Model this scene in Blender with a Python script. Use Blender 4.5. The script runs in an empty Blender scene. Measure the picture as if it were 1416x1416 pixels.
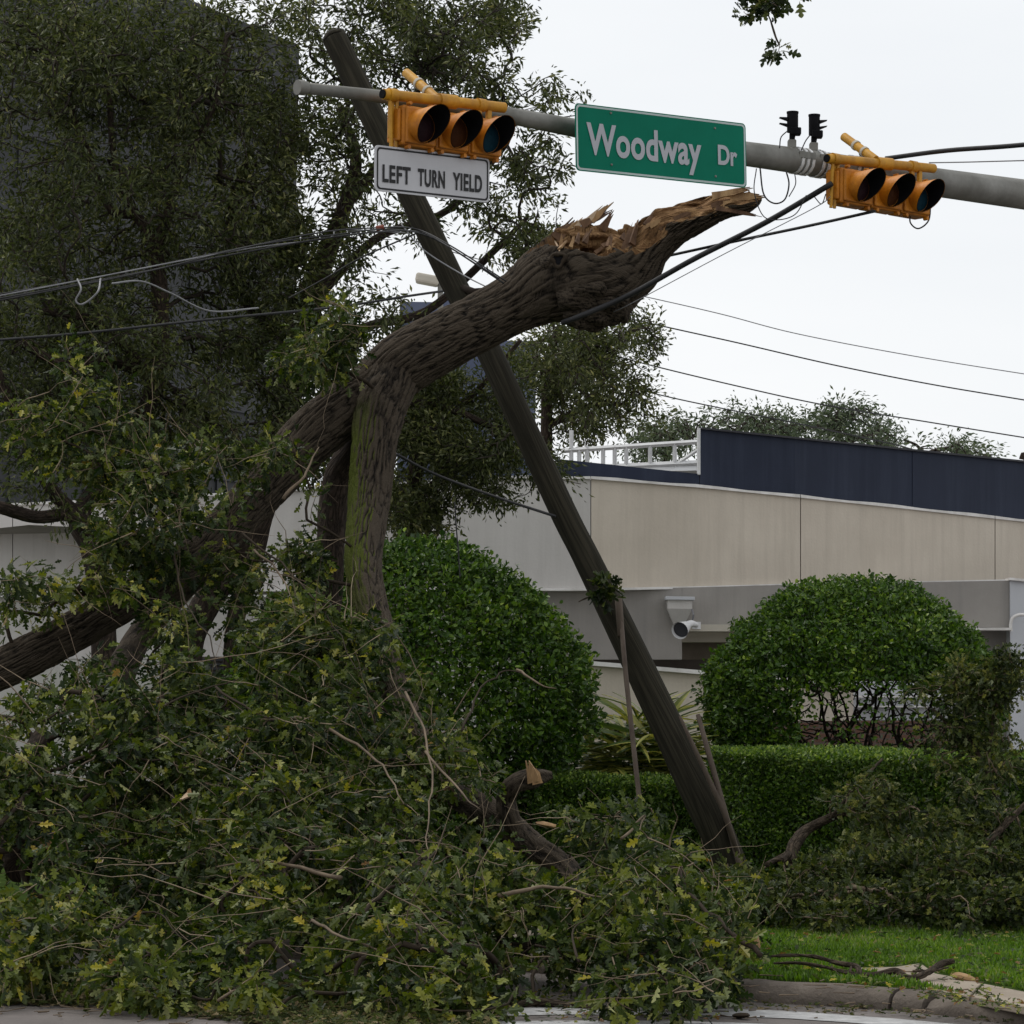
import bpy, math, random
import numpy as np
from mathutils import Matrix, Vector

random.seed(7)
rng = np.random.default_rng(11)
SC = bpy.context.scene
COL = SC.collection

# ------------------------------------------------------------------ camera
F = 4000.0          # focal length in pixels of the 1416 px photograph
CZ = 1.6
PITCH = math.atan(262 / F)
ROLL = math.radians(0.9)
fw = np.array([0, math.cos(PITCH), math.sin(PITCH)])
up0 = np.array([0, -math.sin(PITCH), math.cos(PITCH)])
rt0 = np.array([1.0, 0, 0])
RT = rt0 * math.cos(ROLL) + up0 * math.sin(ROLL)
UP = up0 * math.cos(ROLL) - rt0 * math.sin(ROLL)
CAM = np.array([0, 0, CZ])

cd = bpy.data.cameras.new('camera')
cam = bpy.data.objects.new('camera', cd)
COL.objects.link(cam)
cd.sensor_width = 36
cd.lens = F / 1416 * 36
cd.clip_start = 0.1
cd.clip_end = 3000
m = Matrix.Identity(4)
for i in range(3):
    m[i][0] = RT[i]; m[i][1] = UP[i]; m[i][2] = -fw[i]; m[i][3] = CAM[i]
cam.matrix_world = m
SC.camera = cam

# ------------------------------------------------------------------ world, sun, exposure
W = bpy.data.worlds.new('World')
SC.world = W
W.use_nodes = True
nt = W.node_tree
nt.nodes.clear()
o = nt.nodes.new('ShaderNodeOutputWorld')
bg = nt.nodes.new('ShaderNodeBackground')
bg.inputs['Strength'].default_value = 0.1
sky = nt.nodes.new('ShaderNodeTexSky')
sky.sky_type = 'NISHITA'
sky.sun_disc = False
SUN_EL, SUN_AZ = 58, -50      # degrees; azimuth measured from +Y towards +X
sky.sun_elevation = math.radians(SUN_EL)
sky.sun_rotation = math.radians(SUN_AZ)
sky.dust_density = 4
tc = nt.nodes.new('ShaderNodeTexCoord')
mp = nt.nodes.new('ShaderNodeMapping'); mp.inputs['Scale'].default_value = (1, 1, 4)
nz = nt.nodes.new('ShaderNodeTexNoise'); nz.inputs['Scale'].default_value = 3.0; nz.inputs['Detail'].default_value = 4
rp = nt.nodes.new('ShaderNodeValToRGB')
rp.color_ramp.elements[0].color = (9.1, 9.4, 9.7, 1)
rp.color_ramp.elements[1].color = (10.0, 10.15, 10.3, 1)
rp.color_ramp.elements[0].position = 0.25; rp.color_ramp.elements[1].position = 0.65
mx = nt.nodes.new('ShaderNodeMix'); mx.data_type = 'RGBA'; mx.inputs[0].default_value = 0.93
nt.links.new(tc.outputs['Generated'], mp.inputs[0]); nt.links.new(mp.outputs[0], nz.inputs['Vector'])
nt.links.new(nz.outputs['Fac'], rp.inputs[0])
nt.links.new(sky.outputs[0], mx.inputs[6]); nt.links.new(rp.outputs[0], mx.inputs[7])
nt.links.new(mx.outputs[2], bg.inputs['Color']); nt.links.new(bg.outputs[0], o.inputs['Surface'])

sl = bpy.data.lights.new('sun', 'SUN')
sl.energy = 1.4; sl.angle = math.radians(25); sl.color = (1.0, 0.96, 0.9)
so = bpy.data.objects.new('sun', sl); COL.objects.link(so)
a, e = math.radians(SUN_AZ), math.radians(SUN_EL)
sv = Vector((math.sin(a) * math.cos(e), math.cos(a) * math.cos(e), math.sin(e)))
so.rotation_euler = sv.to_track_quat('Z', 'Y').to_euler()
so.location = (-10, 5, 20)

SC.view_settings.view_transform = 'Standard'
SC.view_settings.look = 'None'
SC.view_settings.exposure = 0.0
SC.view_settings.gamma = 1
SC.view_settings.use_curve_mapping = False
SC.render.engine = 'CYCLES'
SC.render.resolution_x = 1024; SC.render.resolution_y = 1024

# ------------------------------------------------------------------ placing helpers
def at(px, py, Y):
    """world point seen at photograph pixel (px,py) on the plane y=Y (arrays allowed)"""
    px, py, Y = np.broadcast_arrays(np.asarray(px, float), np.asarray(py, float), np.asarray(Y, float))
    d = fw + ((px - 708) / F)[..., None] * RT - ((py - 708) / F)[..., None] * UP
    return CAM + d * (Y / d[..., 1])[..., None]

def gnd(px, py, z=0.0):
    d = fw + (px - 708) / F * RT - (py - 708) / F * UP
    return CAM + d * ((z - CZ) / d[2])

def unit(v):
    v = np.asarray(v, float)
    return v / np.maximum(np.linalg.norm(v, axis=-1, keepdims=True), 1e-9)

def catmull(P, n):
    """P (k,m) control rows -> resampled (.., m), n samples per span"""
    P = np.asarray(P, float)
    Q = np.vstack([2 * P[0] - P[1], P, 2 * P[-1] - P[-2]])
    out = []
    for i in range(len(P) - 1):
        p0, p1, p2, p3 = Q[i:i + 4]
        t = np.linspace(0, 1, n, endpoint=False)[:, None]
        out.append(0.5 * (2 * p1 + (p2 - p0) * t + (2 * p0 - 5 * p1 + 4 * p2 - p3) * t ** 2 + (3 * p1 - p0 - 3 * p2 + p3) * t ** 3))
    out.append(P[-1:])
    return np.vstack(out)

def vnoise(P, seed=0):
    """vectorised value noise, -1..1"""
    P = np.asarray(P, float)
    i = np.floor(P).astype(np.int64); f = P - i; f = f * f * (3 - 2 * f)
    def h(a, b, c):
        n = (a * 374761393 + b * 668265263 + c * 2147483647 + seed * 1274126177) & 0xFFFFFFFF
        n = ((n ^ (n >> 13)) * 1274126177) & 0xFFFFFFFF
        n = (n ^ (n >> 16)) & 0xFFFFFF
        return n / float(0xFFFFFF)
    r = 0
    for dx in (0, 1):
        for dy in (0, 1):
            for dz in (0, 1):
                w = (f[:, 0] if dx else 1 - f[:, 0]) * (f[:, 1] if dy else 1 - f[:, 1]) * (f[:, 2] if dz else 1 - f[:, 2])
                r = r + w * h(i[:, 0] + dx, i[:, 1] + dy, i[:, 2] + dz)
    return r * 2 - 1

# ------------------------------------------------------------------ object helpers
BASE = {}
def thing(name, label, cat, base, group=None, matrix=None):
    o = bpy.data.objects.new(name, None)
    o.empty_display_size = 0.2
    COL.objects.link(o)
    if matrix is not None:
        o.matrix_world = matrix
        BASE[o.name] = None
    else:
        o.location = [float(x) for x in base]
        BASE[o.name] = np.array(base, float)
    o['label'] = label; o['category'] = cat
    if group: o['group'] = group
    return o

def tag(o, label=None, cat=None, group=None, kind=None):
    if label: o['label'] = label
    if cat: o['category'] = cat
    if group: o['group'] = group
    if kind: o['kind'] = kind
    return o

def offs(o):
    b = BASE.get(o.name) if o is not None else None
    return b if b is not None else np.zeros(3)

def mk(name, V, groups, mat, parent=None, smooth=True, uv=None, vattr=None, fattr=None, grand=None):
    """one mesh object. groups: list of (n,k) index arrays. V is in world space (or local when the parent has a matrix)."""
    me = bpy.data.meshes.new(name)
    V = np.asarray(V, float)
    if parent is not None: V = V - offs(parent)
    groups = [np.asarray(g, np.int32) for g in groups if len(g)]
    nf = sum(len(g) for g in groups); nl = sum(g.size for g in groups)
    me.vertices.add(len(V)); me.vertices.foreach_set('co', V.astype(np.float32).ravel())
    me.loops.add(nl); me.polygons.add(nf)
    li = np.concatenate([g.ravel() for g in groups])
    tot = np.concatenate([np.full(len(g), g.shape[1], np.int32) for g in groups])
    st = np.concatenate([[0], np.cumsum(tot)[:-1]]).astype(np.int32)
    me.loops.foreach_set('vertex_index', li)
    me.polygons.foreach_set('loop_start', st)
    me.polygons.foreach_set('loop_total', tot)
    me.polygons.foreach_set('use_smooth', np.full(nf, bool(smooth)))
    if uv is not None:
        l = me.uv_layers.new(name='UVMap'); l.data.foreach_set('uv', np.asarray(uv, np.float32).ravel())
    for k, v in (vattr or {}).items():
        a_ = me.attributes.new(k, 'FLOAT', 'POINT'); a_.data.foreach_set('value', np.asarray(v, np.float32))
    for k, v in (fattr or {}).items():
        a_ = me.attributes.new(k, 'FLOAT', 'FACE'); a_.data.foreach_set('value', np.asarray(v, np.float32))
    me.update(calc_edges=True); me.validate()
    if mat: me.materials.append(mat)
    ob = bpy.data.objects.new(name, me); COL.objects.link(ob)
    if parent is not None:
        ob.parent = parent
        BASE[ob.name] = BASE.get(parent.name)     # sub-parts share the same local space
    return ob

class MB:
    def __init__(s): s.V = []; s.F = {}; s.n = 0
    def add(s, V, faces):
        V = np.asarray(V, float); s.V.append(V)
        for f in faces: s.F.setdefault(len(f), []).append([i + s.n for i in f])
        s.n += len(V); return s
    def box(s, c, size, ax=None):
        c = np.asarray(c, float); h = np.asarray(size, float) / 2
        A = np.eye(3) if ax is None else np.asarray(ax, float)
        V = [c + x * h[0] * A[0] + y * h[1] * A[1] + z * h[2] * A[2] for z in (-1, 1) for y in (-1, 1) for x in (-1, 1)]
        return s.add(V, [(0, 2, 3, 1), (4, 5, 7, 6), (0, 1, 5, 4), (2, 6, 7, 3), (0, 4, 6, 2), (1, 3, 7, 5)])
    def tube(s, P, R, n=10, cap=True):
        P = np.asarray(P, float); R = np.broadcast_to(np.asarray(R, float), (len(P),))
        T = np.gradient(P, axis=0); T = unit(T)
        ref = np.array([0.0, 0, 1]) if abs(T[0][2]) < 0.9 else np.array([1.0, 0, 0])
        V = []; th = np.arange(n) * 2 * math.pi / n
        u = unit(np.cross(T[0], ref))
        for p, r, t in zip(P, R, T):
            u = unit(u - t * np.dot(u, t)); v = np.cross(t, u)
            V.append(p + r * (np.cos(th)[:, None] * u + np.sin(th)[:, None] * v))
        f = []
        for i in range(len(P) - 1):
            for j in range(n):
                k = (j + 1) % n
                f.append((i * n + j, i * n + k, (i + 1) * n + k, (i + 1) * n + j))
        if cap:
            f.append(tuple(range(n))[::-1]); f.append(tuple((len(P) - 1) * n + j for j in range(n)))
        return s.add(np.vstack(V), f)
    def cyl(s, a, b, r0, r1=None, n=16):
        return s.tube([a, b], [r0, r0 if r1 is None else r1], n)
    def prism(s, pts, depth):
        """pts (k,3) polygon extruded by vector depth"""
        pts = np.asarray(pts, float); k = len(pts); d = np.asarray(depth, float)
        V = np.vstack([pts, pts + d])
        f = [tuple(range(k)), tuple(range(2 * k - 1, k - 1, -1))]
        f += [(i, i + k, (i + 1) % k + k, (i + 1) % k) for i in range(k)]
        return s.add(V, f)
    def build(s, name, mat, parent=None, smooth=False, bevel=0, **kw):
        ob = mk(name, np.vstack(s.V), [np.array(v) for v in s.F.values()], mat, parent, smooth, **kw)
        if smooth and smooth != 'all':
            ob.data.set_sharp_from_angle(angle=math.radians(40))
        if bevel:
            b = ob.modifiers.new('bevel', 'BEVEL'); b.width = bevel; b.segments = 2; b.limit_method = 'ANGLE'
        return ob

# ------------------------------------------------------------------ materials
def newmat(name):
    m = bpy.data.materials.new(name); m.use_nodes = True
    return m, m.node_tree, m.node_tree.nodes['Principled BSDF']

def N(nt, typ, **kw):
    n = nt.nodes.new(typ)
    for k, v in kw.items():
        if k.startswith('_'): setattr(n, k[1:], v)
        else: n.inputs[k.replace('__', ' ')].default_value = v
    return n

def ramp(nt, src, stops):
    r = nt.nodes.new('ShaderNodeValToRGB')
    while len(r.color_ramp.elements) < len(stops): r.color_ramp.elements.new(0.5)
    for el, (p, c) in zip(r.color_ramp.elements, stops):
        el.position = p; el.color = (*c, 1) if len(c) == 3 else c
    nt.links.new(src, r.inputs[0])
    return r.outputs[0]

def surf(name, c0, c1, scale=3.0, rough=0.8, bump=0.15, bscale=40.0, stretch=(1, 1, 1), spec=0.3, metal=0.0, streak=None):
    """general weathered surface: two tones of noise plus fine relief, in object space"""
    m, nt, b = newmat(name)
    tc = N(nt, 'ShaderNodeTexCoord'); mp = N(nt, 'ShaderNodeMapping'); mp.inputs['Scale'].default_value = stretch
    nt.links.new(tc.outputs['Object'], mp.inputs[0])
    n1 = N(nt, 'ShaderNodeTexNoise', Scale=scale, Detail=6.0, Roughness=0.65)
    nt.links.new(mp.outputs[0], n1.inputs['Vector'])
    col = ramp(nt, n1.outputs['Fac'], [(0.3, c0), (0.7, c1)])
    if streak:
        mp2 = N(nt, 'ShaderNodeMapping'); mp2.inputs['Scale'].default_value = (1, 1, 0.06)
        nt.links.new(tc.outputs['Object'], mp2.inputs[0])
        n3 = N(nt, 'ShaderNodeTexNoise', Scale=4.5, Detail=5.0, Roughness=0.7)
        nt.links.new(mp2.outputs[0], n3.inputs['Vector'])
        f = ramp(nt, n3.outputs['Fac'], [(0.45, (0, 0, 0)), (0.75, (streak[1],) * 3)])
        mix = N(nt, 'ShaderNodeMix', _data_type='RGBA')
        nt.links.new(f, mix.inputs[0]); nt.links.new(col, mix.inputs[6]); mix.inputs[7].default_value = (*streak[0], 1)
        col = mix.outputs[2]
    nt.links.new(col, b.inputs['Base Color'])
    n2 = N(nt, 'ShaderNodeTexNoise', Scale=bscale, Detail=5.0)
    nt.links.new(mp.outputs[0], n2.inputs['Vector'])
    bp = N(nt, 'ShaderNodeBump', Strength=bump, Distance=0.02)
    nt.links.new(n2.outputs['Fac'], bp.inputs['Height']); nt.links.new(bp.outputs[0], b.inputs['Normal'])
    b.inputs['Roughness'].default_value = rough; b.inputs['Specular IOR Level'].default_value = spec; b.inputs['Metallic'].default_value = metal
    return m

def leafmat(name, stops, rough=0.42, trans=0.22, back=1.35, spec=0.45):
    m, nt, b = newmat(name)
    at_ = N(nt, 'ShaderNodeAttribute', _attribute_name='rnd')
    col = ramp(nt, at_.outputs['Fac'], stops)
    g = N(nt, 'ShaderNodeNewGeometry')
    hs = N(nt, 'ShaderNodeHueSaturation', Saturation=0.7, Value=back)
    nt.links.new(col, hs.inputs['Color'])
    mix = N(nt, 'ShaderNodeMix', _data_type='RGBA')
    nt.links.new(g.outputs['Backfacing'], mix.inputs[0]); nt.links.new(col, mix.inputs[6]); nt.links.new(hs.outputs[0], mix.inputs[7])
    nt.links.new(mix.outputs[2], b.inputs['Base Color'])
    b.inputs['Roughness'].default_value = rough; b.inputs['Specular IOR Level'].default_value = spec
    tr = N(nt, 'ShaderNodeBsdfTranslucent'); 
    hs2 = N(nt, 'ShaderNodeHueSaturation', Saturation=1.15, Value=1.5); nt.links.new(col, hs2.inputs['Color'])
    nt.links.new(hs2.outputs[0], tr.inputs['Color'])
    ms = N(nt, 'ShaderNodeMixShader'); ms.inputs[0].default_value = trans
    out = nt.nodes['Material Output']
    nt.links.new(b.outputs[0], ms.inputs[1]); nt.links.new(tr.outputs[0], ms.inputs[2]); nt.links.new(ms.outputs[0], out.inputs['Surface'])
    return m

def barkmat(name, dark, light, moss=False, wood=False, sc=(14, 3.0), strength=1.0, ridge=0.0):
    m, nt, b = newmat(name)
    uv = N(nt, 'ShaderNodeUVMap'); mp = N(nt, 'ShaderNodeMapping'); mp.inputs['Scale'].default_value = (sc[0], sc[1], 1)
    nt.links.new(uv.outputs[0], mp.inputs[0])
    nd = N(nt, 'ShaderNodeTexNoise', Scale=1.2, Detail=3.0); nt.links.new(mp.outputs[0], nd.inputs['Vector'])
    ad = N(nt, 'ShaderNodeVectorMath', _operation='MULTIPLY_ADD'); ad.inputs[1].default_value = (1.3, 1.3, 0)
    nt.links.new(nd.outputs['Color'], ad.inputs[0]); nt.links.new(mp.outputs[0], ad.inputs[2])
    vo = N(nt, 'ShaderNodeTexVoronoi', _feature='DISTANCE_TO_EDGE', Scale=2.0); nt.links.new(ad.outputs[0], vo.inputs['Vector'])
    n2 = N(nt, 'ShaderNodeTexNoise', Scale=5.0, Detail=6.0, Roughness=0.7); nt.links.new(mp.outputs[0], n2.inputs['Vector'])
    mm = N(nt, 'ShaderNodeMath', _operation='MULTIPLY_ADD'); mm.inputs[1].default_value = 1.6
    nt.links.new(vo.outputs['Distance'], mm.inputs[0]); nt.links.new(n2.outputs['Fac'], mm.inputs[2])
    atr = N(nt, 'ShaderNodeAttribute', _attribute_name='ridge')
    rm = N(nt, 'ShaderNodeMath', _operation='MULTIPLY_ADD'); rm.inputs[1].default_value = ridge
    nt.links.new(atr.outputs['Fac'], rm.inputs[0])
    mm2 = N(nt, 'ShaderNodeMath', _operation='MULTIPLY'); mm2.inputs[1].default_value = 1 - ridge * .55
    nt.links.new(mm.outputs[0], mm2.inputs[0]); nt.links.new(mm2.outputs[0], rm.inputs[2])
    col = ramp(nt, rm.outputs[0], [(0.35, dark), (1.0, light)] if ridge else [(0.35, dark), (0.95, light)])
    rr = 0.9
    tc = N(nt, 'ShaderNodeTexCoord')
    if moss:
        g = N(nt, 'ShaderNodeNewGeometry'); sx = N(nt, 'ShaderNodeSeparateXYZ'); nt.links.new(g.outputs['Normal'], sx.inputs[0])
        n3 = N(nt, 'ShaderNodeTexNoise', Scale=3.0, Detail=5.0); nt.links.new(tc.outputs['Object'], n3.inputs['Vector'])
        ma = N(nt, 'ShaderNodeMath', _operation='MULTIPLY_ADD'); ma.inputs[1].default_value = -0.7
        nt.links.new(sx.outputs['X'], ma.inputs[0]); nt.links.new(n3.outputs['Fac'], ma.inputs[2])
        f = ramp(nt, ma.outputs[0], [(0.56, (0, 0, 0)), (0.78, (0.9, 0.9, 0.9))])
        at_ = N(nt, 'ShaderNodeAttribute', _attribute_name='moss')
        mu = N(nt, 'ShaderNodeMath', _operation='MULTIPLY'); nt.links.new(f, mu.inputs[0]); nt.links.new(at_.outputs['Fac'], mu.inputs[1])
        mix = N(nt, 'ShaderNodeMix', _data_type='RGBA'); mix.inputs[7].default_value = (0.075, 0.095, 0.012, 1)
        nt.links.new(mu.outputs[0], mix.inputs[0]); nt.links.new(col, mix.inputs[6]); col = mix.outputs[2]
    if wood:
        at2 = N(nt, 'ShaderNodeAttribute', _attribute_name='wood')
        mp3 = N(nt, 'ShaderNodeMapping'); mp3.inputs['Scale'].default_value = (30, 2.0, 1); nt.links.new(uv.outputs[0], mp3.inputs[0])
        n5 = N(nt, 'ShaderNodeTexNoise', Scale=1.0, Detail=6.0, Roughness=0.7); nt.links.new(mp3.outputs[0], n5.inputs['Vector'])
        wc = ramp(nt, n5.outputs['Fac'], [(0.32, (0.05, 0.026, 0.012)), (0.5, (0.2, 0.11, 0.05)), (0.7, (0.42, 0.27, 0.13))])
        mix = N(nt, 'ShaderNodeMix', _data_type='RGBA')
        nt.links.new(at2.outputs['Fac'], mix.inputs[0]); nt.links.new(col, mix.inputs[6]); nt.links.new(wc, mix.inputs[7]); col = mix.outputs[2]
    nt.links.new(col, b.inputs['Base Color'])
    bp = N(nt, 'ShaderNodeBump', Strength=strength, Distance=0.03)
    nt.links.new(mm.outputs[0], bp.inputs['Height']); nt.links.new(bp.outputs[0], b.inputs['Normal'])
    b.inputs['Roughness'].default_value = rr; b.inputs['Specular IOR Level'].default_value = 0.15
    return m

M = {}
M['road'] = surf('road_concrete', (0.09, 0.08, 0.075), (0.17, 0.15, 0.14), 1.2, 0.85, 0.3, 60)
M['curb'] = surf('curb_concrete', (0.07, 0.057, 0.047), (0.17, 0.142, 0.118), 3.5, 0.9, 0.5, 45)
M['walk'] = surf('walk_concrete', (0.22, 0.18, 0.14), (0.34, 0.29, 0.23), 2.0, 0.9, 0.3, 50)
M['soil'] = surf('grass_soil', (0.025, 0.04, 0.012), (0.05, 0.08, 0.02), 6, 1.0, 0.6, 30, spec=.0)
M['paint'] = surf('road_paint', (0.24, 0.24, 0.24), (0.46, 0.46, 0.46), 9, 0.7, 0.2, 60)
M['wall'] = surf('concrete_panel', (0.47, 0.415, 0.345), (0.56, 0.5, 0.42), 0.9, 0.88, 0.15, 30, streak=((0.37, 0.325, 0.27), 0.55))
M['wallgrey'] = surf('concrete_panel_grey', (0.45, 0.43, 0.41), (0.54, 0.52, 0.495), 0.6, 0.88, 0.15, 30, streak=((0.35, 0.33, 0.31), 0.45))
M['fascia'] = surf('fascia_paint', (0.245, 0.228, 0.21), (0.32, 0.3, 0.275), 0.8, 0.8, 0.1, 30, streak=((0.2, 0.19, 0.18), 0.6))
M['side'] = surf('pale_paint_lit_side', (0.4, 0.41, 0.43), (0.47, 0.48, 0.5), 1.0, 0.8, 0.1, 30)
M['beige'] = surf('beige_paint', (0.4, 0.37, 0.31), (0.52, 0.48, 0.41), 1.0, 0.8, 0.1, 30)
M['coping'] = surf('coping_paint', (0.5, 0.48, 0.45), (0.78, 0.76, 0.74), 3.0, 0.7, 0.1, 30)
M['joint'] = surf('joint_dark', (0.13, 0.105, 0.085), (0.19, 0.16, 0.13), 3.0, 0.9, 0.1, 30)
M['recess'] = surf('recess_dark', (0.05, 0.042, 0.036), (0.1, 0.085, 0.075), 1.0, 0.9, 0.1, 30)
M['navy'] = surf('navy_sheet', (0.011, 0.016, 0.032), (0.016, 0.022, 0.042), 0.8, 0.6, 0.05, 30, spec=.2, streak=((0.034, 0.044, 0.07), 0.5))
M['white'] = surf('white_steel', (0.5, 0.5, 0.5), (0.68, 0.68, 0.68), 2.0, 0.5, 0.05, 30)
M['grille'] = surf('grille_metal', (0.02, 0.02, 0.025), (0.04, 0.04, 0.045), 2.0, 0.6, 0.05, 30)
M['tower'] = surf('tower_glass', (0.008, 0.009, 0.011), (0.016, 0.017, 0.02), 0.3, 0.6, 0.02, 3)
M['towerband'] = surf('tower_spandrel', (0.012, 0.013, 0.016), (0.02, 0.021, 0.025), 0.3, 0.6, 0.02, 3)
M['blueb'] = surf('blue_facade', (0.085, 0.1, 0.16), (0.12, 0.135, 0.2), 0.3, 0.6, 0.02, 3)
M['bluebwin'] = surf('blue_window', (0.045, 0.06, 0.11), (0.07, 0.085, 0.14), 0.3, 0.3, 0.02, 3)
M['galv'] = surf('galvanised_steel', (0.11, 0.108, 0.095), (0.25, 0.245, 0.225), 3.0, 0.55, 0.05, 60, metal=0.25, streak=((0.12, 0.11, 0.09), 0.5))
M['yellow'] = surf('signal_yellow', (0.36, 0.115, 0.007), (0.62, 0.23, 0.01), 7.0, 0.5, 0.15, 40, streak=((0.14, 0.05, 0.01), 0.6))
M['yellow2'] = surf('bracket_yellow', (0.36, 0.16, 0.012), (0.56, 0.29, 0.02), 9.0, 0.5, 0.12, 40, streak=((0.18, 0.09, 0.02), 0.6))
M['black'] = surf('black_plastic', (0.004, 0.004, 0.005), (0.01, 0.01, 0.012), 9.0, 0.8, 0.05, 40, spec=.1)
M['lensr'] = surf('lens_red', (0.014, 0.006, 0.008), (0.02, 0.008, 0.01), 20.0, 0.6, 0.3, 120, spec=.08)
M['lensa'] = surf('lens_amber', (0.035, 0.012, 0.004), (0.055, 0.018, 0.006), 20.0, 0.6, 0.3, 120, spec=.08)
M['lensg'] = surf('lens_green', (0.004, 0.02, 0.032), (0.006, 0.032, 0.048), 20.0, 0.6, 0.3, 120, spec=.08)
M['signgreen'] = surf('sign_green', (0.0, 0.125, 0.075), (0.001, 0.155, 0.095), 2.0, 0.6, 0.02, 30, spec=.1)
M['signwhite'] = surf('sign_white', (0.34, 0.35, 0.38), (0.4, 0.41, 0.44), 3.0, 0.5, 0.02, 30)
M['signborder'] = surf('sign_border', (0.36, 0.43, 0.42), (0.44, 0.5, 0.49), 3.0, 0.5, 0.02, 30)
M['signplate'] = surf('sign_plate_white', (0.42, 0.42, 0.44), (0.52, 0.52, 0.54), 1.5, 0.5, 0.02, 30)
M['signblack'] = surf('sign_black', (0.008, 0.008, 0.009), (0.015, 0.015, 0.016), 3.0, 0.5, 0.02, 30)
M['wire'] = surf('wire_black', (0.01, 0.01, 0.011), (0.03, 0.03, 0.032), 6.0, 0.6, 0.05, 40)
M['wiregrey'] = surf('wire_grey', (0.12, 0.12, 0.13), (0.24, 0.24, 0.25), 6.0, 0.45, 0.05, 40)
M['wirered'] = surf('wire_tape', (0.14, 0.03, 0.02), (0.2, 0.05, 0.03), 6.0, 0.6, 0.05, 40)
M['woodpole'] = barkmat('pole_wood', (0.01, 0.009, 0.006), (0.036, 0.032, 0.022), sc=(14, 0.5), strength=0.2)
M['rod'] = surf('guard_wood', (0.05, 0.035, 0.026), (0.11, 0.085, 0.065), 8.0, 0.8, 0.2, 40, (1, 1, 0.2))
M['bark'] = barkmat('oak_bark', (0.006, 0.0048, 0.0038), (0.066, 0.052, 0.038), moss=True, wood=True, sc=(22, 7), strength=.6, ridge=.8)
M['barkdark'] = barkmat('dark_bark', (0.008, 0.006, 0.005), (0.055, 0.04, 0.03), sc=(14, 3.5), strength=0.7)
M['barklog'] = barkmat('log_bark', (0.012, 0.009, 0.006), (0.09, 0.068, 0.048), sc=(18, 5), strength=0.8)
M['wood'] = surf('split_wood', (0.15, 0.08, 0.035), (0.42, 0.27, 0.13), 9.0, 0.75, 0.5, 30, (1, 1, 0.25))
M['wooddark'] = surf('split_wood_dark', (0.05, 0.025, 0.014), (0.17, 0.095, 0.05), 9.0, 0.8, 0.5, 30, (1, 1, 0.25))
M['woodpale'] = surf('split_wood_pale', (0.3, 0.2, 0.12), (0.5, 0.38, 0.26), 9.0, 0.75, 0.5, 30)
M['twigtan'] = surf('twig_tan', (0.06, 0.042, 0.028), (0.2, 0.15, 0.1), 4.0, 0.8, 0.2, 30)
M['twigpale'] = surf('twig_pale', (0.09, 0.06, 0.04), (0.32, 0.25, 0.17), 2.0, 0.8, 0.2, 30)
M['twigdark'] = surf('twig_dark', (0.014, 0.01, 0.008), (0.045, 0.034, 0.025), 4.0, 0.85, 0.2, 30)
M['oakleaf'] = leafmat('oak_leaves', [(0, (0.007, 0.017, 0.002)), (0.3, (0.027, 0.047, 0.005)), (0.55, (0.07, 0.095, 0.011)), (0.78, (0.155, 0.175, 0.024)), (0.92, (0.26, 0.26, 0.05)), (0.97, (0.36, 0.3, 0.03)), (1, (0.16, 0.08, 0.02))], rough=0.45, spec=.2, trans=.25, back=1.3)
M['oakolive'] = leafmat('oak_leaves_olive', [(0, (0.006, 0.014, 0.002)), (0.4, (0.034, 0.052, 0.007)), (0.75, (0.1, 0.118, 0.018)), (1, (0.23, 0.22, 0.05))], rough=0.5, spec=.2, trans=.2, back=1.25)
M['litterleaf'] = leafmat('litter_leaves', [(0, (0.02, 0.03, 0.008)), (0.45, (0.05, 0.065, 0.014)), (0.75, (0.1, 0.11, 0.03)), (0.9, (0.13, 0.1, 0.045)), (1, (0.22, 0.17, 0.09))], rough=.7, spec=.2)
M['liveoak'] = leafmat('live_oak_leaves', [(0, (0.014, 0.021, 0.004)), (0.5, (0.05, 0.063, 0.014)), (0.85, (0.115, 0.125, 0.034)), (1, (0.23, 0.22, 0.08))], back=1.4, rough=.5, spec=.22, trans=.28)
M['shrub'] = leafmat('shrub_leaves', [(0, (0.012, 0.038, 0.003)), (0.45, (0.045, 0.1, 0.006)), (0.8, (0.11, 0.19, 0.013)), (1, (0.24, 0.32, 0.035))], rough=0.34, spec=.3, trans=0.24, back=1.2)
M['hedge'] = leafmat('hedge_leaves', [(0, (0.013, 0.038, 0.003)), (0.5, (0.045, 0.095, 0.008)), (0.85, (0.12, 0.2, 0.018)), (1, (0.24, 0.32, 0.035))], rough=0.38, spec=.3, back=1.2)
M['grass'] = leafmat('grass_blades', [(0, (0.04, 0.09, 0.007)), (0.6, (0.11, 0.21, 0.014)), (0.92, (0.19, 0.29, 0.03)), (1, (0.28, 0.26, 0.1))], rough=0.6, trans=0.3, back=1.1, spec=0.12)
M['blade'] = leafmat('ginger_leaf', [(0, (0.03, 0.07, 0.01)), (0.5, (0.09, 0.13, 0.02)), (1, (0.38, 0.36, 0.08))], rough=0.4)
M['farleaf'] = leafmat('far_leaves', [(0, (0.03, 0.05, 0.02)), (0.5, (0.06, 0.085, 0.032)), (1, (0.11, 0.13, 0.055))], back=1.2)

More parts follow.
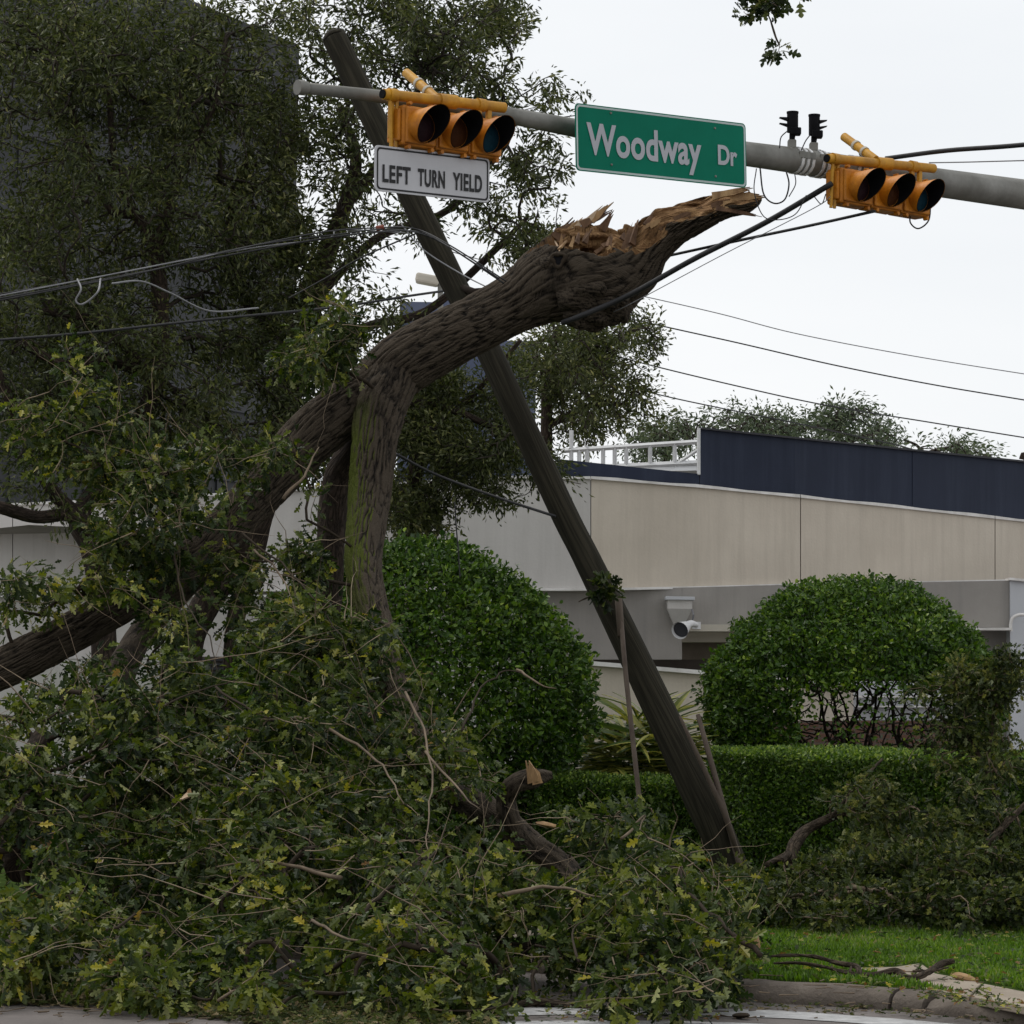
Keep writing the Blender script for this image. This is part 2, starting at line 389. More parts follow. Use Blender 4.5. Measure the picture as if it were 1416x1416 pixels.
# brick material for the planter wall (too far to tell the bricks apart)
m_, nt_, b_ = newmat('planter_brick')
tc_ = N(nt_, 'ShaderNodeTexCoord'); mp_ = N(nt_, 'ShaderNodeMapping'); mp_.inputs['Rotation'].default_value = (math.radians(90), 0, 0)
nt_.links.new(tc_.outputs['Object'], mp_.inputs[0])
br_ = N(nt_, 'ShaderNodeTexBrick', Scale=4.0); br_.inputs['Color1'].default_value = (0.12, 0.06, 0.04, 1); br_.inputs['Color2'].default_value = (0.09, 0.045, 0.03, 1)
br_.inputs['Mortar'].default_value = (0.09, 0.07, 0.06, 1); br_.inputs['Mortar Size'].default_value = 0.03
nt_.links.new(mp_.outputs[0], br_.inputs['Vector']); nt_.links.new(br_.outputs['Color'], b_.inputs['Base Color'])
bp_ = N(nt_, 'ShaderNodeBump', Strength=0.5, Distance=0.01); nt_.links.new(br_.outputs['Fac'], bp_.inputs['Height']); bp_.invert = True
nt_.links.new(bp_.outputs[0], b_.inputs['Normal'])
b_.inputs['Roughness'].default_value = 0.9
M['brick'] = m_

# ------------------------------------------------------------------ foliage machinery
_h = [(0, 0), (.03, .16), (.15, .24), (.22, .37), (.06, .42), (.22, .52), (.34, .68), (.09, .68), (.17, .83), (.1, .94), (0, 1)]
def template(kind):
    if kind == 'oak':
        half = _h
    elif kind == 'oval':
        half = [(0, 0), (.24, .32), (.25, .66), (0, 1)]
    elif kind == 'kite':
        half = [(0, 0), (.17, .5), (0, 1)]
    elif kind == 'round':
        half = [(0, 0), (.34, .5), (0, 1)]
    n = len(half)
    R = [(x, y) for x, y in half]
    L = [(-x, y) for x, y in half[1:-1]]
    xy = np.array(R + L, float)
    f1 = list(range(n))
    f2 = [0] + [n + i for i in range(n - 2)] + [n - 1]
    f2 = f2[::-1]
    return xy, np.array([f1, f2])

def leaves_arrays(C, D, Nn, S, kind, fold=0.35, curl=0.15):
    xy, f = template(kind)
    C = np.asarray(C, float); n = len(C); k = len(xy)
    D = unit(D); Nn = unit(Nn - D * np.sum(Nn * D, axis=1, keepdims=True)); Sd = np.cross(D, Nn)
    x = xy[:, 0][None, :, None]; y = xy[:, 1][None, :, None]
    fo = (fold * rng.uniform(0.3, 1.6, n))[:, None, None]
    z = np.abs(x) * fo - curl * y ** 2
    V = C[:, None, :] + np.asarray(S)[:, None, None] * (x * Sd[:, None] + y * D[:, None] + z * Nn[:, None])
    Fc = (f[None] + (np.arange(n) * k)[:, None, None]).reshape(-1, f.shape[1])
    return V.reshape(-1, 3), Fc

def leafcloud(name, C, D, Nn, S, rnd, kind, mat, parent=None, stuff=True, **kw):
    V, Fc = leaves_arrays(C, D, Nn, S, kind, **kw)
    ob = mk(name, V, [Fc], mat, parent, smooth=False, fattr={'rnd': np.repeat(rnd, 2)})
    if stuff: ob['kind'] = 'stuff'
    return ob

def rdir(n):
    return unit(rng.normal(size=(n, 3)))

def prisms(A, B, ra, rb, n=4):
    """many straight tapered segments as one array"""
    A = np.asarray(A, float); B = np.asarray(B, float)
    T = unit(B - A); ref = np.where(np.abs(T[:, 2:3]) < 0.8, np.array([[0, 0, 1.0]]), np.array([[1.0, 0, 0]]))
    u = unit(np.cross(T, ref)); v = np.cross(T, u)
    th = np.arange(n) * 2 * math.pi / n
    ring = np.cos(th)[None, :, None] * u[:, None] + np.sin(th)[None, :, None] * v[:, None]
    V = np.concatenate([A[:, None] + np.asarray(ra)[:, None, None] * ring, B[:, None] + np.asarray(rb)[:, None, None] * ring], axis=1)
    base = (np.arange(len(A)) * 2 * n)[:, None, None]
    j = np.arange(n); k = (j + 1) % n
    f = np.stack([j, k, k + n, j + n], axis=1)[None] + base
    return V.reshape(-1, 3), f.reshape(-1, 4)

def grow(roots, T, bal=0.35):
    """balanced spanning tree from root points to the targets; returns nodes, parent index"""
    roots = np.asarray(roots, float); T = np.asarray(T, float)
    n = len(T)
    nodes = np.vstack([roots, T]); par = np.full(len(nodes), -1); plen = np.zeros(len(nodes))
    d = np.linalg.norm(T[:, None] - roots[None], axis=2)
    bp = d.argmin(1); bc = d.min(1); done = np.zeros(n, bool)
    for _ in range(n):
        c = np.where(done, 1e9, bc); i = int(c.argmin()); done[i] = True
        gi = len(roots) + i; par[gi] = bp[i]
        plen[gi] = plen[bp[i]] + np.linalg.norm(nodes[gi] - nodes[bp[i]])
        nd = np.linalg.norm(T - T[i], axis=1) + bal * plen[gi]
        upd = nd < bc
        bc = np.where(upd, nd, bc); bp = np.where(upd, gi, bp)
    return nodes, par, len(roots)

def branches(nodes, par, nr, tip=0.004, power=0.45, sub=3, wob=0.12, rmax=0.08):
    cnt = np.ones(len(nodes)); 
    # order by path depth
    depth = np.zeros(len(nodes), int)
    for i in range(nr, len(nodes)):
        p = i; k = 0
        while par[p] >= 0 and k < 400: p = par[p]; k += 1
        depth[i] = k
    for i in sorted(range(nr, len(nodes)), key=lambda q: -depth[q]):
        cnt[par[i]] += cnt[i]
    r = np.minimum(tip * cnt ** power, rmax)
    idx = np.arange(nr, len(nodes)); P = nodes[par[idx]]; C = nodes[idx]
    L = np.linalg.norm(C - P, axis=1, keepdims=True)
    gp = par[par[idx]]
    din = np.where((gp >= 0)[:, None], unit(P - nodes[np.maximum(gp, 0)]), unit(C - P))
    mid = P + din * L * 0.35 + rng.normal(size=P.shape) * L * wob
    ts = np.linspace(0, 1, sub + 1)
    pts = [((1 - t) ** 2) * P + 2 * t * (1 - t) * mid + t * t * C for t in ts]
    rp_ = np.minimum(r[par[idx]], r[idx] * 1.7); rc = r[idx]
    A = []; B = []; ra = []; rb = []
    for k in range(sub):
        A.append(pts[k]); B.append(pts[k + 1]); ra.append(rp_ + (rc - rp_) * ts[k]); rb.append(rp_ + (rc - rp_) * ts[k + 1])
    tdir = unit(C - mid)
    return np.vstack(A), np.vstack(B), np.concatenate(ra), np.concatenate(rb), C, tdir, L[:, 0]

def barktube(name, path, mat, parent, n=28, per=8, amp=0.008, clip=None, moss=None, seed=0, fu=9, fv=2.2):
    """path rows (px,py,r_px,Y[,t]) -> bark tube with ridge relief; clip t (in radii) flattens the side facing up and to the street into split wood"""
    P = np.asarray(path, float)
    Q = catmull(P, per)
    C = at(Q[:, 0], Q[:, 1], Q[:, 3]); R = np.maximum(Q[:, 2], 1.0) * Q[:, 3] / F
    T = unit(np.gradient(C, axis=0)); s = np.concatenate([[0], np.cumsum(np.linalg.norm(np.diff(C, axis=0), axis=1))])
    th = np.arange(n + 1) * 2 * math.pi / n
    V = []; UVv = []; wood = []; mossa = []
    u = unit(np.cross(T[0], [0, -1, 0.01]))
    nrm = unit(np.array([-0.15, -0.62, 0.78]))
    for i in range(len(C)):
        back = np.array([0, 1.0, 0]); u = unit(back - T[i] * np.dot(back, T[i])); v = np.cross(T[i], u)
        dirs = np.cos(th)[:, None] * u + np.sin(th)[:, None] * v
        V.append(dirs); UVv.append(np.stack([th * R[i], np.full(n + 1, s[i])], 1))
    Dm = np.array(V); UVm = np.array(UVv)
    Rm = np.repeat(R[:, None], n + 1, 1)
    cyc = np.stack([np.cos(th), np.sin(th)], 1)
    Rmean = float(np.mean(R))
    P3 = np.stack([np.broadcast_to(cyc[:, 0] * Rmean * fu, Rm.shape), np.broadcast_to(cyc[:, 1] * Rmean * fu, Rm.shape), np.broadcast_to(s[:, None] * fv, Rm.shape)], -1).reshape(-1, 3)
    big = vnoise(P3 * np.array([.35, .35, .5]), seed + 3).reshape(Rm.shape)
    w = vnoise(P3 * 1.0, seed + 5)
    rid = np.clip(np.abs(vnoise(P3 * np.array([5.4, 5.4, 1.9]) + w[:, None] * 0.9, seed)) * 2.6, 0, 1)
    rid = (rid * .72 + .28 * np.clip(np.abs(vnoise(P3 * np.array([9, 9, 4.0]) + w[:, None], seed + 7)) * 2.6, 0, 1)).reshape(Rm.shape)
    disp = amp * (rid * 1.6 - 1) + big * Rm * 0.05
    Off = Dm * (Rm + disp)[..., None]
    ridv = np.clip((rid - .12) / .75, 0, 1)
    wood = np.zeros(Rm.shape)
    if clip:
        tq = Q[:, 4][:, None] * R[:, None]
        kx = np.clip((Q[:, 0] - 860) / 50, 0, 1)[:, None]
        nr_ = unit(np.array([-.1, -.3, .95]) * (1 - kx) + np.array([-.15, -.62, .78]) * kx)
        h = np.einsum('ijk,ik->ij', Off, nr_)
        axv = np.einsum('ijk,ik->ij', Off, T)
        jag = vnoise(np.stack([(Off[..., 0] * 26).ravel(), (Off[..., 1] * 26).ravel(), np.broadcast_to(s[:, None] * 5, h.shape).ravel()], 1), 9).reshape(h.shape)
        jag2 = vnoise(np.stack([(Off[..., 0] * 9).ravel(), (Off[..., 1] * 9).ravel(), np.broadcast_to(s[:, None] * 3, h.shape).ravel()], 1), 19).reshape(h.shape)
        tt = tq + jag * 0.045 * np.clip(R[:, None] * 8, 0.1, 1) + jag2 * 0.07 * np.clip(R[:, None] * 6, 0.1, 1)
        over = np.clip(h - tt, 0, None)
        lat = np.sqrt(np.maximum((Off ** 2).sum(-1) - h ** 2, 0)) / R[:, None]
        over = np.where(over > 0, over + (1 - kx) * .4 * R[:, None] * np.clip(1 - lat ** 2, 0, 1) * np.clip(over / .03, 0, 1), over)
        Off = Off - over[..., None] * nr_[:, None, :]
        wood = np.clip(over / 0.012, 0, 1)
    Vv = (C[:, None] + Off).reshape(-1, 3)
    a = np.arange(len(C) - 1)[:, None] * (n + 1) + np.arange(n)[None]
    Fq = np.stack([a, a + 1, a + n + 2, a + n + 1], -1).reshape(-1, 4)
    # butt-end caps
    for idx, flip in ((0, True), (len(C) - 1, False)):
        Vv = np.vstack([Vv, C[idx]])
    tri = []
    c0, c1 = len(Vv) - 2, len(Vv) - 1; e = (len(C) - 1) * (n + 1)
    for j in range(n):
        tri.append((c0, j + 1, j)); tri.append((c1, e + j, e + j + 1))
    UVf = np.vstack([UVm.reshape(-1, 2), [[0, 0]], [[0, s[-1]]]])
    uvl = np.concatenate([UVf[Fq.ravel()], UVf[np.array(tri).ravel()]])
    wd = np.concatenate([wood.ravel(), [1, 1]])
    ms = np.zeros(len(wd)) if moss is None else np.interp(np.concatenate([np.repeat(Q[:, 1], n + 1), [0, 0]]), moss[0], moss[1])
    ob = mk(name, Vv, [Fq, np.array(tri)], mat, parent, True, uv=uvl, vattr={'wood': wd, 'moss': ms, 'ridge': np.concatenate([ridv.ravel(), [0, 0]])})
    return ob, C, R

def ellipse_pts(ells, n):
    """ells rows (cx,cy,rx,ry,weight,Y,halfdepth) -> n sampled (px,py,Y)"""
    E = np.asarray(ells, float); w = E[:, 2] * E[:, 3] * E[:, 4]; w /= w.sum()
    k = rng.choice(len(E), n, p=w)
    v = unit(rng.normal(size=(n, 3))) * (rng.random(n) ** (1 / 2.6))[:, None]
    e = E[k]
    return e[:, 0] + v[:, 0] * e[:, 2], e[:, 1] + v[:, 1] * e[:, 3], e[:, 5] + v[:, 2] * e[:, 6]

def seed_leaves(C, tdir, m, spread, size, out=0.8, upn=0.8, droop=0.0):
    """m leaves round every twig end"""
    n = len(C) * m
    c = np.repeat(C, m, 0); t = np.repeat(tdir, m, 0)
    rd = rdir(n)
    pos = c + rd * spread * (rng.random((n, 1)) ** 0.6) - t * spread * 0.8 * rng.random((n, 1))
    D = unit(rd * 0.8 + t * out + np.array([0, 0, -droop]))
    Nn = unit(rdir(n) * 0.8 + np.array([0, 0, upn]))
    S = size * rng.uniform(0.6, 1.25, n)
    return pos, D, Nn, S
# ================================================================== THE SETTING
# road
mk('road', [(-60, -20, 0), (60, -20, 0), (60, 60, 0), (-60, 60, 0)], [[(0, 1, 2, 3)]], M['road'])['kind'] = 'structure'
# kerb line on the road (photograph pixels on the ground)
kl = [(-1400, 1300), (-600, 1306), (0, 1315), (400, 1326), (650, 1339), (800, 1352), (940, 1372), (1020, 1384), (1100, 1389), (1240, 1398), (1330, 1408), (1416, 1420), (1700, 1466), (2100, 1550)]
kp = np.array([gnd(x, y)[:2] for x, y in kl])
kc = catmull(kp, 8)
ktan = unit(np.gradient(kc, axis=0)); knor = np.stack([-ktan[:, 1], ktan[:, 0]], 1)   # towards the verge
verge_edge = kc + knor * 0.17
far = [(400, verge_edge[-1][1]), (400, 900), (-400, 900), (-400, verge_edge[0][1])]
poly = list(verge_edge[::1]) + [np.array(p) for p in far]
V = [(p[0], p[1], 0.15) for p in poly]
# strip + big sheet as one mesh, triangulated by fan rows
mkV = []; mkF = []
rowsY = [(0, 0.0), (1, 0.6), (2, 2.0)]
for i, p in enumerate(verge_edge):
    mkV += [(p[0], p[1], 0.1), (p[0], p[1] + 3.0, 0.11), (p[0], 40.0, 0.15), (p[0] * 6, 900.0, 0.15)]
for i in range(len(verge_edge) - 1):
    for j in range(3):
        mkF.append((i * 4 + j, (i + 1) * 4 + j, (i + 1) * 4 + j + 1, i * 4 + j + 1))
g_ = mk('verge_ground', mkV, [mkF], M['soil'], smooth=False); g_['kind'] = 'structure'

# kerb blocks
prof = [(0, -0.01), (0.0, 0.03), (0.015, 0.06), (0.045, 0.088), (0.09, 0.102), (0.13, 0.106), (0.17, 0.106), (0.17, -0.01)]
kerb = bpy.data.objects.new('kerb', None); COL.objects.link(kerb); kerb['kind'] = 'structure'; BASE['kerb'] = np.zeros(3)
s_ = np.concatenate([[0], np.cumsum(np.linalg.norm(np.diff(kc, axis=0), axis=1))])
def kat(s):
    return np.array([np.interp(s, s_, kc[:, 0]), np.interp(s, s_, kc[:, 1])]), unit(np.array([np.interp(s, s_, knor[:, 0]), np.interp(s, s_, knor[:, 1])]))
def s_of_px(px):
    xs = np.array([(p[0] / p[1]) * F + 708 for p in kc]); return float(np.interp(px, xs, s_))
cuts = [0.5, 6, 9, s_of_px(640), s_of_px(830), s_of_px(1008), s_of_px(1236), s_of_px(1282), s_of_px(1500), s_[-1] - 0.3]
for ci in range(len(cuts) - 1):
    a0, a1 = cuts[ci] + 0.012, cuts[ci + 1] - 0.012
    nseg = max(3, int((a1 - a0) / 0.06)); nseg = min(nseg, 90)
    V = []; Fq = []
    for i in range(nseg + 1):
        s = a0 + (a1 - a0) * i / nseg; p, nn = kat(s)
        for j, (x, z) in enumerate(prof):
            jx = 0.0
            if i in (0, nseg) and 0 < j < 7:
                jx = 0.012 * vnoise(np.array([[s * 7, j * 2.3, ci]]))[0]
            ch = vnoise(np.array([[s * 6, j * 0.9, 3.1]]))[0] * 0.006
            if ci == 7 and i < 3 and 0 < j < 7: ch -= 0.03 * (3 - i) / 3
            V.append((p[0] + nn[0] * (x + abs(jx)), p[1] + nn[1] * (x + abs(jx)), max(z + (ch if 1 < j < 7 else 0), -0.01)))
    m8 = len(prof)
    for i in range(nseg):
        for j in range(m8 - 1):
            Fq.append((i * m8 + j, (i + 1) * m8 + j, (i + 1) * m8 + j + 1, i * m8 + j + 1))
    caps = [tuple(range(m8)), tuple(nseg * m8 + j for j in range(m8))[::-1]]
    mk('kerb_block', V, [Fq, caps], M['curb'], kerb, True).data.set_sharp_from_angle(angle=math.radians(50))

# footpath slabs beside the kerb
path_ = bpy.data.objects.new('footpath', None); COL.objects.link(path_); path_['kind'] = 'structure'; BASE['footpath'] = np.zeros(3)
def slab(pts, name='paving_slab', mat=None, z=0.1, h=0.014):
    P = [gnd(x, y, z + h) for x, y in pts]
    P = [np.array([p[0], p[1], z - 0.03]) for p in P]
    b = MB().prism(P, (0, 0, 0.03 + h)); return b.build(name, mat or M['walk'], path_, bevel=0.006)
slab([(1165, 1344), (1187, 1338), (1236, 1337), (1272, 1332), (1262, 1348), (1238, 1358), (1200, 1352)])
slab([(1265, 1348.5), (1275, 1333), (1294, 1346), (1330, 1353), (1357, 1359), (1340, 1377), (1290, 1368), (1242, 1359)])
slab([(1343.5, 1377.5), (1360.5, 1360), (1416, 1371), (1470, 1384), (1460, 1400), (1400, 1388)])
slab([(1464, 1401), (1474, 1385.5), (1640, 1430), (1640, 1455)])
slab([(660, 1281), (700, 1276), (752, 1279), (748, 1290), (700, 1296), (650, 1292)])
# painted road marking
mark = bpy.data.objects.new('road_marking', None); COL.objects.link(mark); mark['kind'] = 'structure'; BASE['road_marking'] = np.zeros(3)
def band(up, lo, z=0.004):
    U = np.array([gnd(x, y, z) for x, y in catmull(up, 8)]); L = np.array([gnd(x, y, z) for x, y in catmull(lo, 8)])
    n = len(U); L = L + vnoise(L * 9)[:, None] * np.array([0, 0.012, 0]); U = U + vnoise(U * 9 + 5)[:, None] * np.array([0, 0.012, 0])
    mk('painted_line', np.vstack([U, L]), [[(i, n + i, n + i + 1, i + 1) for i in range(n - 1)]], M['paint'], mark)
band([(670, 1394), (800, 1393), (1000, 1395), (1150, 1402), (1330, 1417), (1500, 1436)], [(670, 1405), (800, 1403), (1000, 1405), (1150, 1412), (1330, 1428), (1500, 1447)])
band([(690, 1412), (850, 1411), (1010, 1414), (1150, 1421), (1330, 1437)], [(690, 1422), (850, 1421), (1010, 1424), (1150, 1431), (1330, 1447)])

# ================================================================== BACKGROUND BUILDINGS
gb = thing('garage_building', 'low parking building with curved beige concrete wall under a dark blue metal screen', 'building', (3, 40, 0.15))
WX = [-300, -100, 0, 100, 300, 500, 640, 730, 817, 968, 1107, 1250, 1376, 1500, 1800]
WT = [706, 700, 698, 695, 684, 672, 664, 660, 661, 673, 687, 702, 716, 729, 762]
WB = [820, 818, 818, 817, 816, 815.5, 815, 815, 815, 812, 808, 805.5, 803, 801, 795]
WY = [43.5, 42, 41.2, 40.5, 39.3, 38.6, 38.3, 38.2, 38.2, 38.6, 39.4, 40.6, 41.8, 43, 46]
def wtop(x): return np.interp(x, WX, WT)
def wbot(x): return np.interp(x, WX, WB)
def wY(x): return np.interp(x, WX, WY)
def strip(name, xs, ftop, fbot, fY, thick, mat, parent, **kw):
    xs = np.asarray(xs, float); n = len(xs)
    Y = np.array([fY(x) for x in xs]) if callable(fY) else np.full(n, fY)
    ty = np.array([ftop(x) for x in xs]) if callable(ftop) else np.interp(xs, *ftop)
    by = np.array([fbot(x) for x in xs]) if callable(fbot) else np.interp(xs, *fbot)
    T = at(xs, ty, Y); B = at(xs, by, Y); k = np.array([0, thick, 0])
    V = np.vstack([T, B, T + k, B + k]); f = []
    for i in range(n - 1):
        f += [(i, n + i, n + i + 1, i + 1), (2 * n + i + 1, 3 * n + i + 1, 3 * n + i, 2 * n + i), (i + 1, 2 * n + i + 1, 2 * n + i, i), (n + i, 3 * n + i, 3 * n + i + 1, n + i + 1)]
    f += [(0, 2 * n, 3 * n, n), (n - 1, 2 * n - 1, 4 * n - 1, 3 * n - 1)]
    return mk(name, V, [f], mat, parent, smooth=False, **kw)
joints = [-300, 17.5, 306, 570, 817, 1107, 1376, 1640, 1800]
for i in range(len(joints) - 1):
    a_, b_ = joints[i] + .55, joints[i + 1] - .55
    strip('wall_panel', np.linspace(a_, b_, 9), wtop, wbot, wY, 0.2, M['wallgrey'] if i < 4 else M['wall'], gb)
    strip('coping', np.linspace(a_, b_, 9), lambda x: wtop(x) - 2.5 + 0.8 * math.sin(x * .05), lambda x: wtop(x) + 1.2, lambda x: wY(x) - 0.05, 0.3, M['coping'], gb)
strip('joint_backing', np.linspace(-290, 1790, 40), lambda x: wtop(x) + 2, lambda x: wbot(x) - 1, lambda x: wY(x) + 0.12, 0.15, M['joint'], gb)
strip('ledge', np.linspace(-300, 1395, 40), lambda x: wbot(x) - 1.5, lambda x: wbot(x) + 1.8, lambda x: min(wY(x), 40.2) - 0.1, 0.25, M['coping'], gb)
# navy screen
strip('metal_screen', np.linspace(968, 1800, 20), lambda x: 592 + (x - 968) * 0.1027, lambda x: wtop(x) - 1, lambda x: wY(x) + 0.35, 0.15, M['navy'], gb)
strip('metal_screen', np.linspace(770, 967, 8), lambda x: 634.5 + (x - 770) * 0.106, lambda x: wtop(x) - 1, lambda x: wY(x) + 0.35, 0.15, M['navy'], gb)
strip('screen_cap', np.linspace(966.5, 1800, 20), lambda x: 590.5 + (x - 968) * 0.1027, lambda x: 593 + (x - 968) * 0.1027, lambda x: wY(x) + 0.28, 0.3, M['grille'], gb)
for x in (1262,):
    strip('screen_seam', [x, x + .7], lambda q: 594 + (q - 968) * 0.1027, lambda q: wtop(q) - 3, lambda q: wY(q) + 0.345, 0.05, M['navy'], gb)
# dark edge behind: white end post
strip('screen_edge', [965.3, 968.6], lambda x: 592, lambda x: 656, lambda x: wY(x) + 0.25, 0.25, M['white'], gb)
# levels under the wall
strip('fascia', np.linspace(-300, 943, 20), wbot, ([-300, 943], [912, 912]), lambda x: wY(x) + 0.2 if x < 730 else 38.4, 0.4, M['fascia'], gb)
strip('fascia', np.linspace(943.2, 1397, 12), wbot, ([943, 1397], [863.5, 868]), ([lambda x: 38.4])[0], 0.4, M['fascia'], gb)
strip('lintel', [946, 1345], lambda x: 863.5, lambda x: 873, 38.25, 0.5, M['beige'], gb)
strip('lintel', [1345.4, 1399], lambda x: 868, lambda x: 871.5, 38.25, 0.5, M['coping'], gb)
strip('beam', [943, 1345], lambda x: 873.4, lambda x: 888, 38.9, 0.5, M['beige'], gb)
strip('recessed_wall', [700, 1500], lambda x: 860, lambda x: 1075, 42.0, 0.3, M['recess'], gb)  # beige-grey wall coloured dark; the shade of the recess is in the colour
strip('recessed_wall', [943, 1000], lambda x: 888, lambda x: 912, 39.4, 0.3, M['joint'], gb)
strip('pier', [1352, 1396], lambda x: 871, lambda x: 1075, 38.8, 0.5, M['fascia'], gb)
# right hand return; light on this side is put into the paler colour
strip('return_wall', [1397, 1560], ([1397, 1560], [801, 818]), ([1397, 1560], [1060, 1052]), lambda x: 38.35 + (x - 1397) * 0.012, 0.3, M['side'], gb)
strip('return_coping', [1397, 1560], ([1397, 1560], [798.5, 815.5]), ([1397, 1560], [802, 819]), lambda x: 38.25 + (x - 1397) * 0.012, 0.4, M['coping'], gb)
b = MB(); b.tube([at(x, y, 38.3) for x, y in catmull([(1398, 873), (1397.5, 864), (1400, 855), (1408, 850.5), (1420, 850), (1470, 850)], 4)], 0.022, 8)
b.build('moulding', M['coping'], gb, smooth=True)
# lower ramp parapet
strip('ramp_parapet', np.linspace(780, 1180, 8), ([780, 990, 1180], [913.5, 931, 947]), ([780, 1180], [1080, 1080]), 36.6, 0.25, M['wall'], gb)
strip('parapet_cap', np.linspace(778, 1180, 8), ([780, 990, 1180], [911, 928.5, 944]), ([780, 990, 1180], [917, 934, 950]), 36.5, 0.42, M['coping'], gb)
strip('ramp_parapet', np.linspace(-60, 779, 8), ([-60, 779], [912, 913]), ([-60, 779], [1080, 1080]), 36.8, 0.25, M['wallgrey'], gb)
strip('inner_wall', [1181, 1352], lambda x: 942, lambda x: 996, 37.5, 0.3, M['side'], gb)
strip('wall_rail', [1181, 1352], lambda x: 962, lambda x: 964.5, 37.4, 0.08, M['coping'], gb)
strip('wall_rail', [1181, 1352], lambda x: 976, lambda x: 978, 37.4, 0.08, M['coping'], gb)
strip('brick_planter', [1070, 1345], lambda x: 997, lambda x: 1075, 35.6, 0.35, M['brick'], gb)
strip('lower_ledge', [-60, 500], lambda x: 822.5, lambda x: 825.5, 37.0, 0.2, M['coping'], gb)
strip('lower_wall', [-60, 500], lambda x: 825.8, lambda x: 911, 37.1, 0.2, M['wallgrey'], gb)
# louvred grille low on the left
gr_ = strip('louvre_frame', [255, 345], lambda x: 908, lambda x: 1010, 36.4, 0.08, M['recess'], gb)
for k in range(16):
    strip('louvre_slat', [258, 342], lambda x: 911 + k * 6, lambda x: 914 + k * 6, 36.33, 0.06, M['grille'], gb)
# roof deck so the screen has a building behind it
T0 = at(-300, 690, 44); T1 = at(1800, 690, 47)
zt = at(817, 664, 38.6)[2]
mk('roof_deck', [(-6.5, 38.9, zt - .7), (12, 43.5, zt - 1.0), (30, 60, zt - 1.0), (-20, 60, zt - .7)], [[(0, 1, 2, 3)]], M['fascia'], gb)
# white roof railing
def railing(Y=40.5):
    r = thing('roof_railing', 'white steel railing on the parking roof left of the dark blue screen', 'railing', at(870, 645, Y))
    def bar(a, b, w, nm):
        A = at(a[0], a[1], Y); B = at(b[0], b[1], Y); MB().tube([A, B], w, 4).build(nm, M['white'], r)
    bar((776, 623.5), (966, 611), .035, 'top_rail'); bar((800, 648), (966, 640.5), .045, 'bottom_rail'); bar((800, 655), (966, 651), .08, 'bottom_rail')
    for x in (801, 834, 866, 899, 933):
        bar((x, 624 - (x - 776) * .066), (x, 651), .03, 'post')
    bar((938, 640), (965, 622), .025, 'brace')
    for x in (790, 812, 850): bar((x, 595 if x == 790 else 617), (x, 650), .03, 'post')
railing()
# scuppers
def scupper(px, py, w, label):
    Y = 38.15; s = thing('scupper_box', label, 'scupper', at(px, py + 20, Y), 'rainwater scuppers on the grey fascia')
    c = at(px, py, Y); k = Y / F
    ww = w * k; 
    MB().box(c + [0, 0.05, -0.02], (ww + .06, .3, .045)).build('rim', M['side'], s, bevel=.006)
    MB().box(c + [0, 0.07, -0.1], (ww, .25, .12)).build('head', M['wallgrey'], s, bevel=.004)
    a_, b_ = c + [0, .07, -.16], c + [0, .13, -.36]
    def ring(p, x, y): return [p + [-x, -y, 0], p + [x, -y, 0], p + [x, y, 0], p + [-x, y, 0]]
    MB().add(ring(a_, ww / 2, .125) + ring(b_, .07, .06), [(0, 1, 5, 4), (1, 2, 6, 5), (2, 3, 7, 6), (3, 0, 4, 7), (4, 5, 6, 7)]).build('funnel', M['wallgrey'], s)
    return s
scupper(940, 825.5, 34, 'grey rainwater scupper box above the floodlight')
scupper(1099, 823.5, 32, 'grey rainwater scupper box just left of the round bush top')
# floodlight
fl = thing('floodlight', 'white cone floodlight fixed to the beige lintel under the scupper', 'floodlight', at(960, 866, 38.1))
MB().cyl(at(963, 860, 38.15), at(963, 870, 38.15), .06, .06, 10).build('mount', M['white'], fl, smooth=True)
MB().tube([at(963, 864, 38.1), at(956, 862, 37.95), at(951, 864, 37.9)], [.035, .045, .05], 10).build('swivel', M['white'], fl, smooth=True)
cc = [at(953, 863, 37.9), at(947, 867, 37.8), at(940, 872, 37.65)]
MB().tube(cc, [.04, .075, .115], 20, cap=False).build('housing', M['white'], fl, smooth=True)
MB().cyl(at(942, 870.5, 37.69), at(941.5, 871, 37.68), .1, .1, 20).build('lens', M['grille'], fl)
MB().tube([at(957, 843, 38.1), at(959, 850, 38.0), at(957, 861, 38.05)], .012, 6).build('conduit', M['wiregrey'], fl)

# dark tower behind the left trees
tw = thing('office_tower', 'dark glass office tower behind the trees at the left', 'tower', (at(200, 970, 110)[0], 115, 0.15))
def tpt(px, py, Y): return at(px, py, Y)
A_ = tpt(414, 62, 110); zt_ = A_[2]; B0 = tpt(-300, 500, 84)
p0 = np.array([B0[0], 84.0, 0]); p1 = np.array([A_[0], 110.0, 0]); u_ = unit(p1 - p0); Lt = np.linalg.norm(p1 - p0); nrm_ = np.array([u_[1], -u_[0], 0])
ax_ = [u_, -nrm_, np.array([0, 0, 1.0])]
def tbox(s0, s1, z0, z1, d0, d1, nm, mt):
    MB().box(p0 + u_ * (s0 + s1) / 2 + nrm_ * (d0 + d1) / 2 + [0, 0, (z0 + z1) / 2], (s1 - s0, abs(d1 - d0), z1 - z0), ax_).build(nm, M[mt], tw)
tbox(0, Lt, .15, zt_, -22, 0, 'facade', 'tower')
for k in range(10): tbox(.05, Lt - .05, zt_ - 1.6 - k * 2.6, zt_ - .8 - k * 2.6, .01, .12, 'spandrel', 'towerband')
for k in range(16): tbox(Lt - 1.1 - k * 2.1, Lt - 1.0 - k * 2.1, .2, zt_ - .1, .005, .06, 'mullion', 'tower')

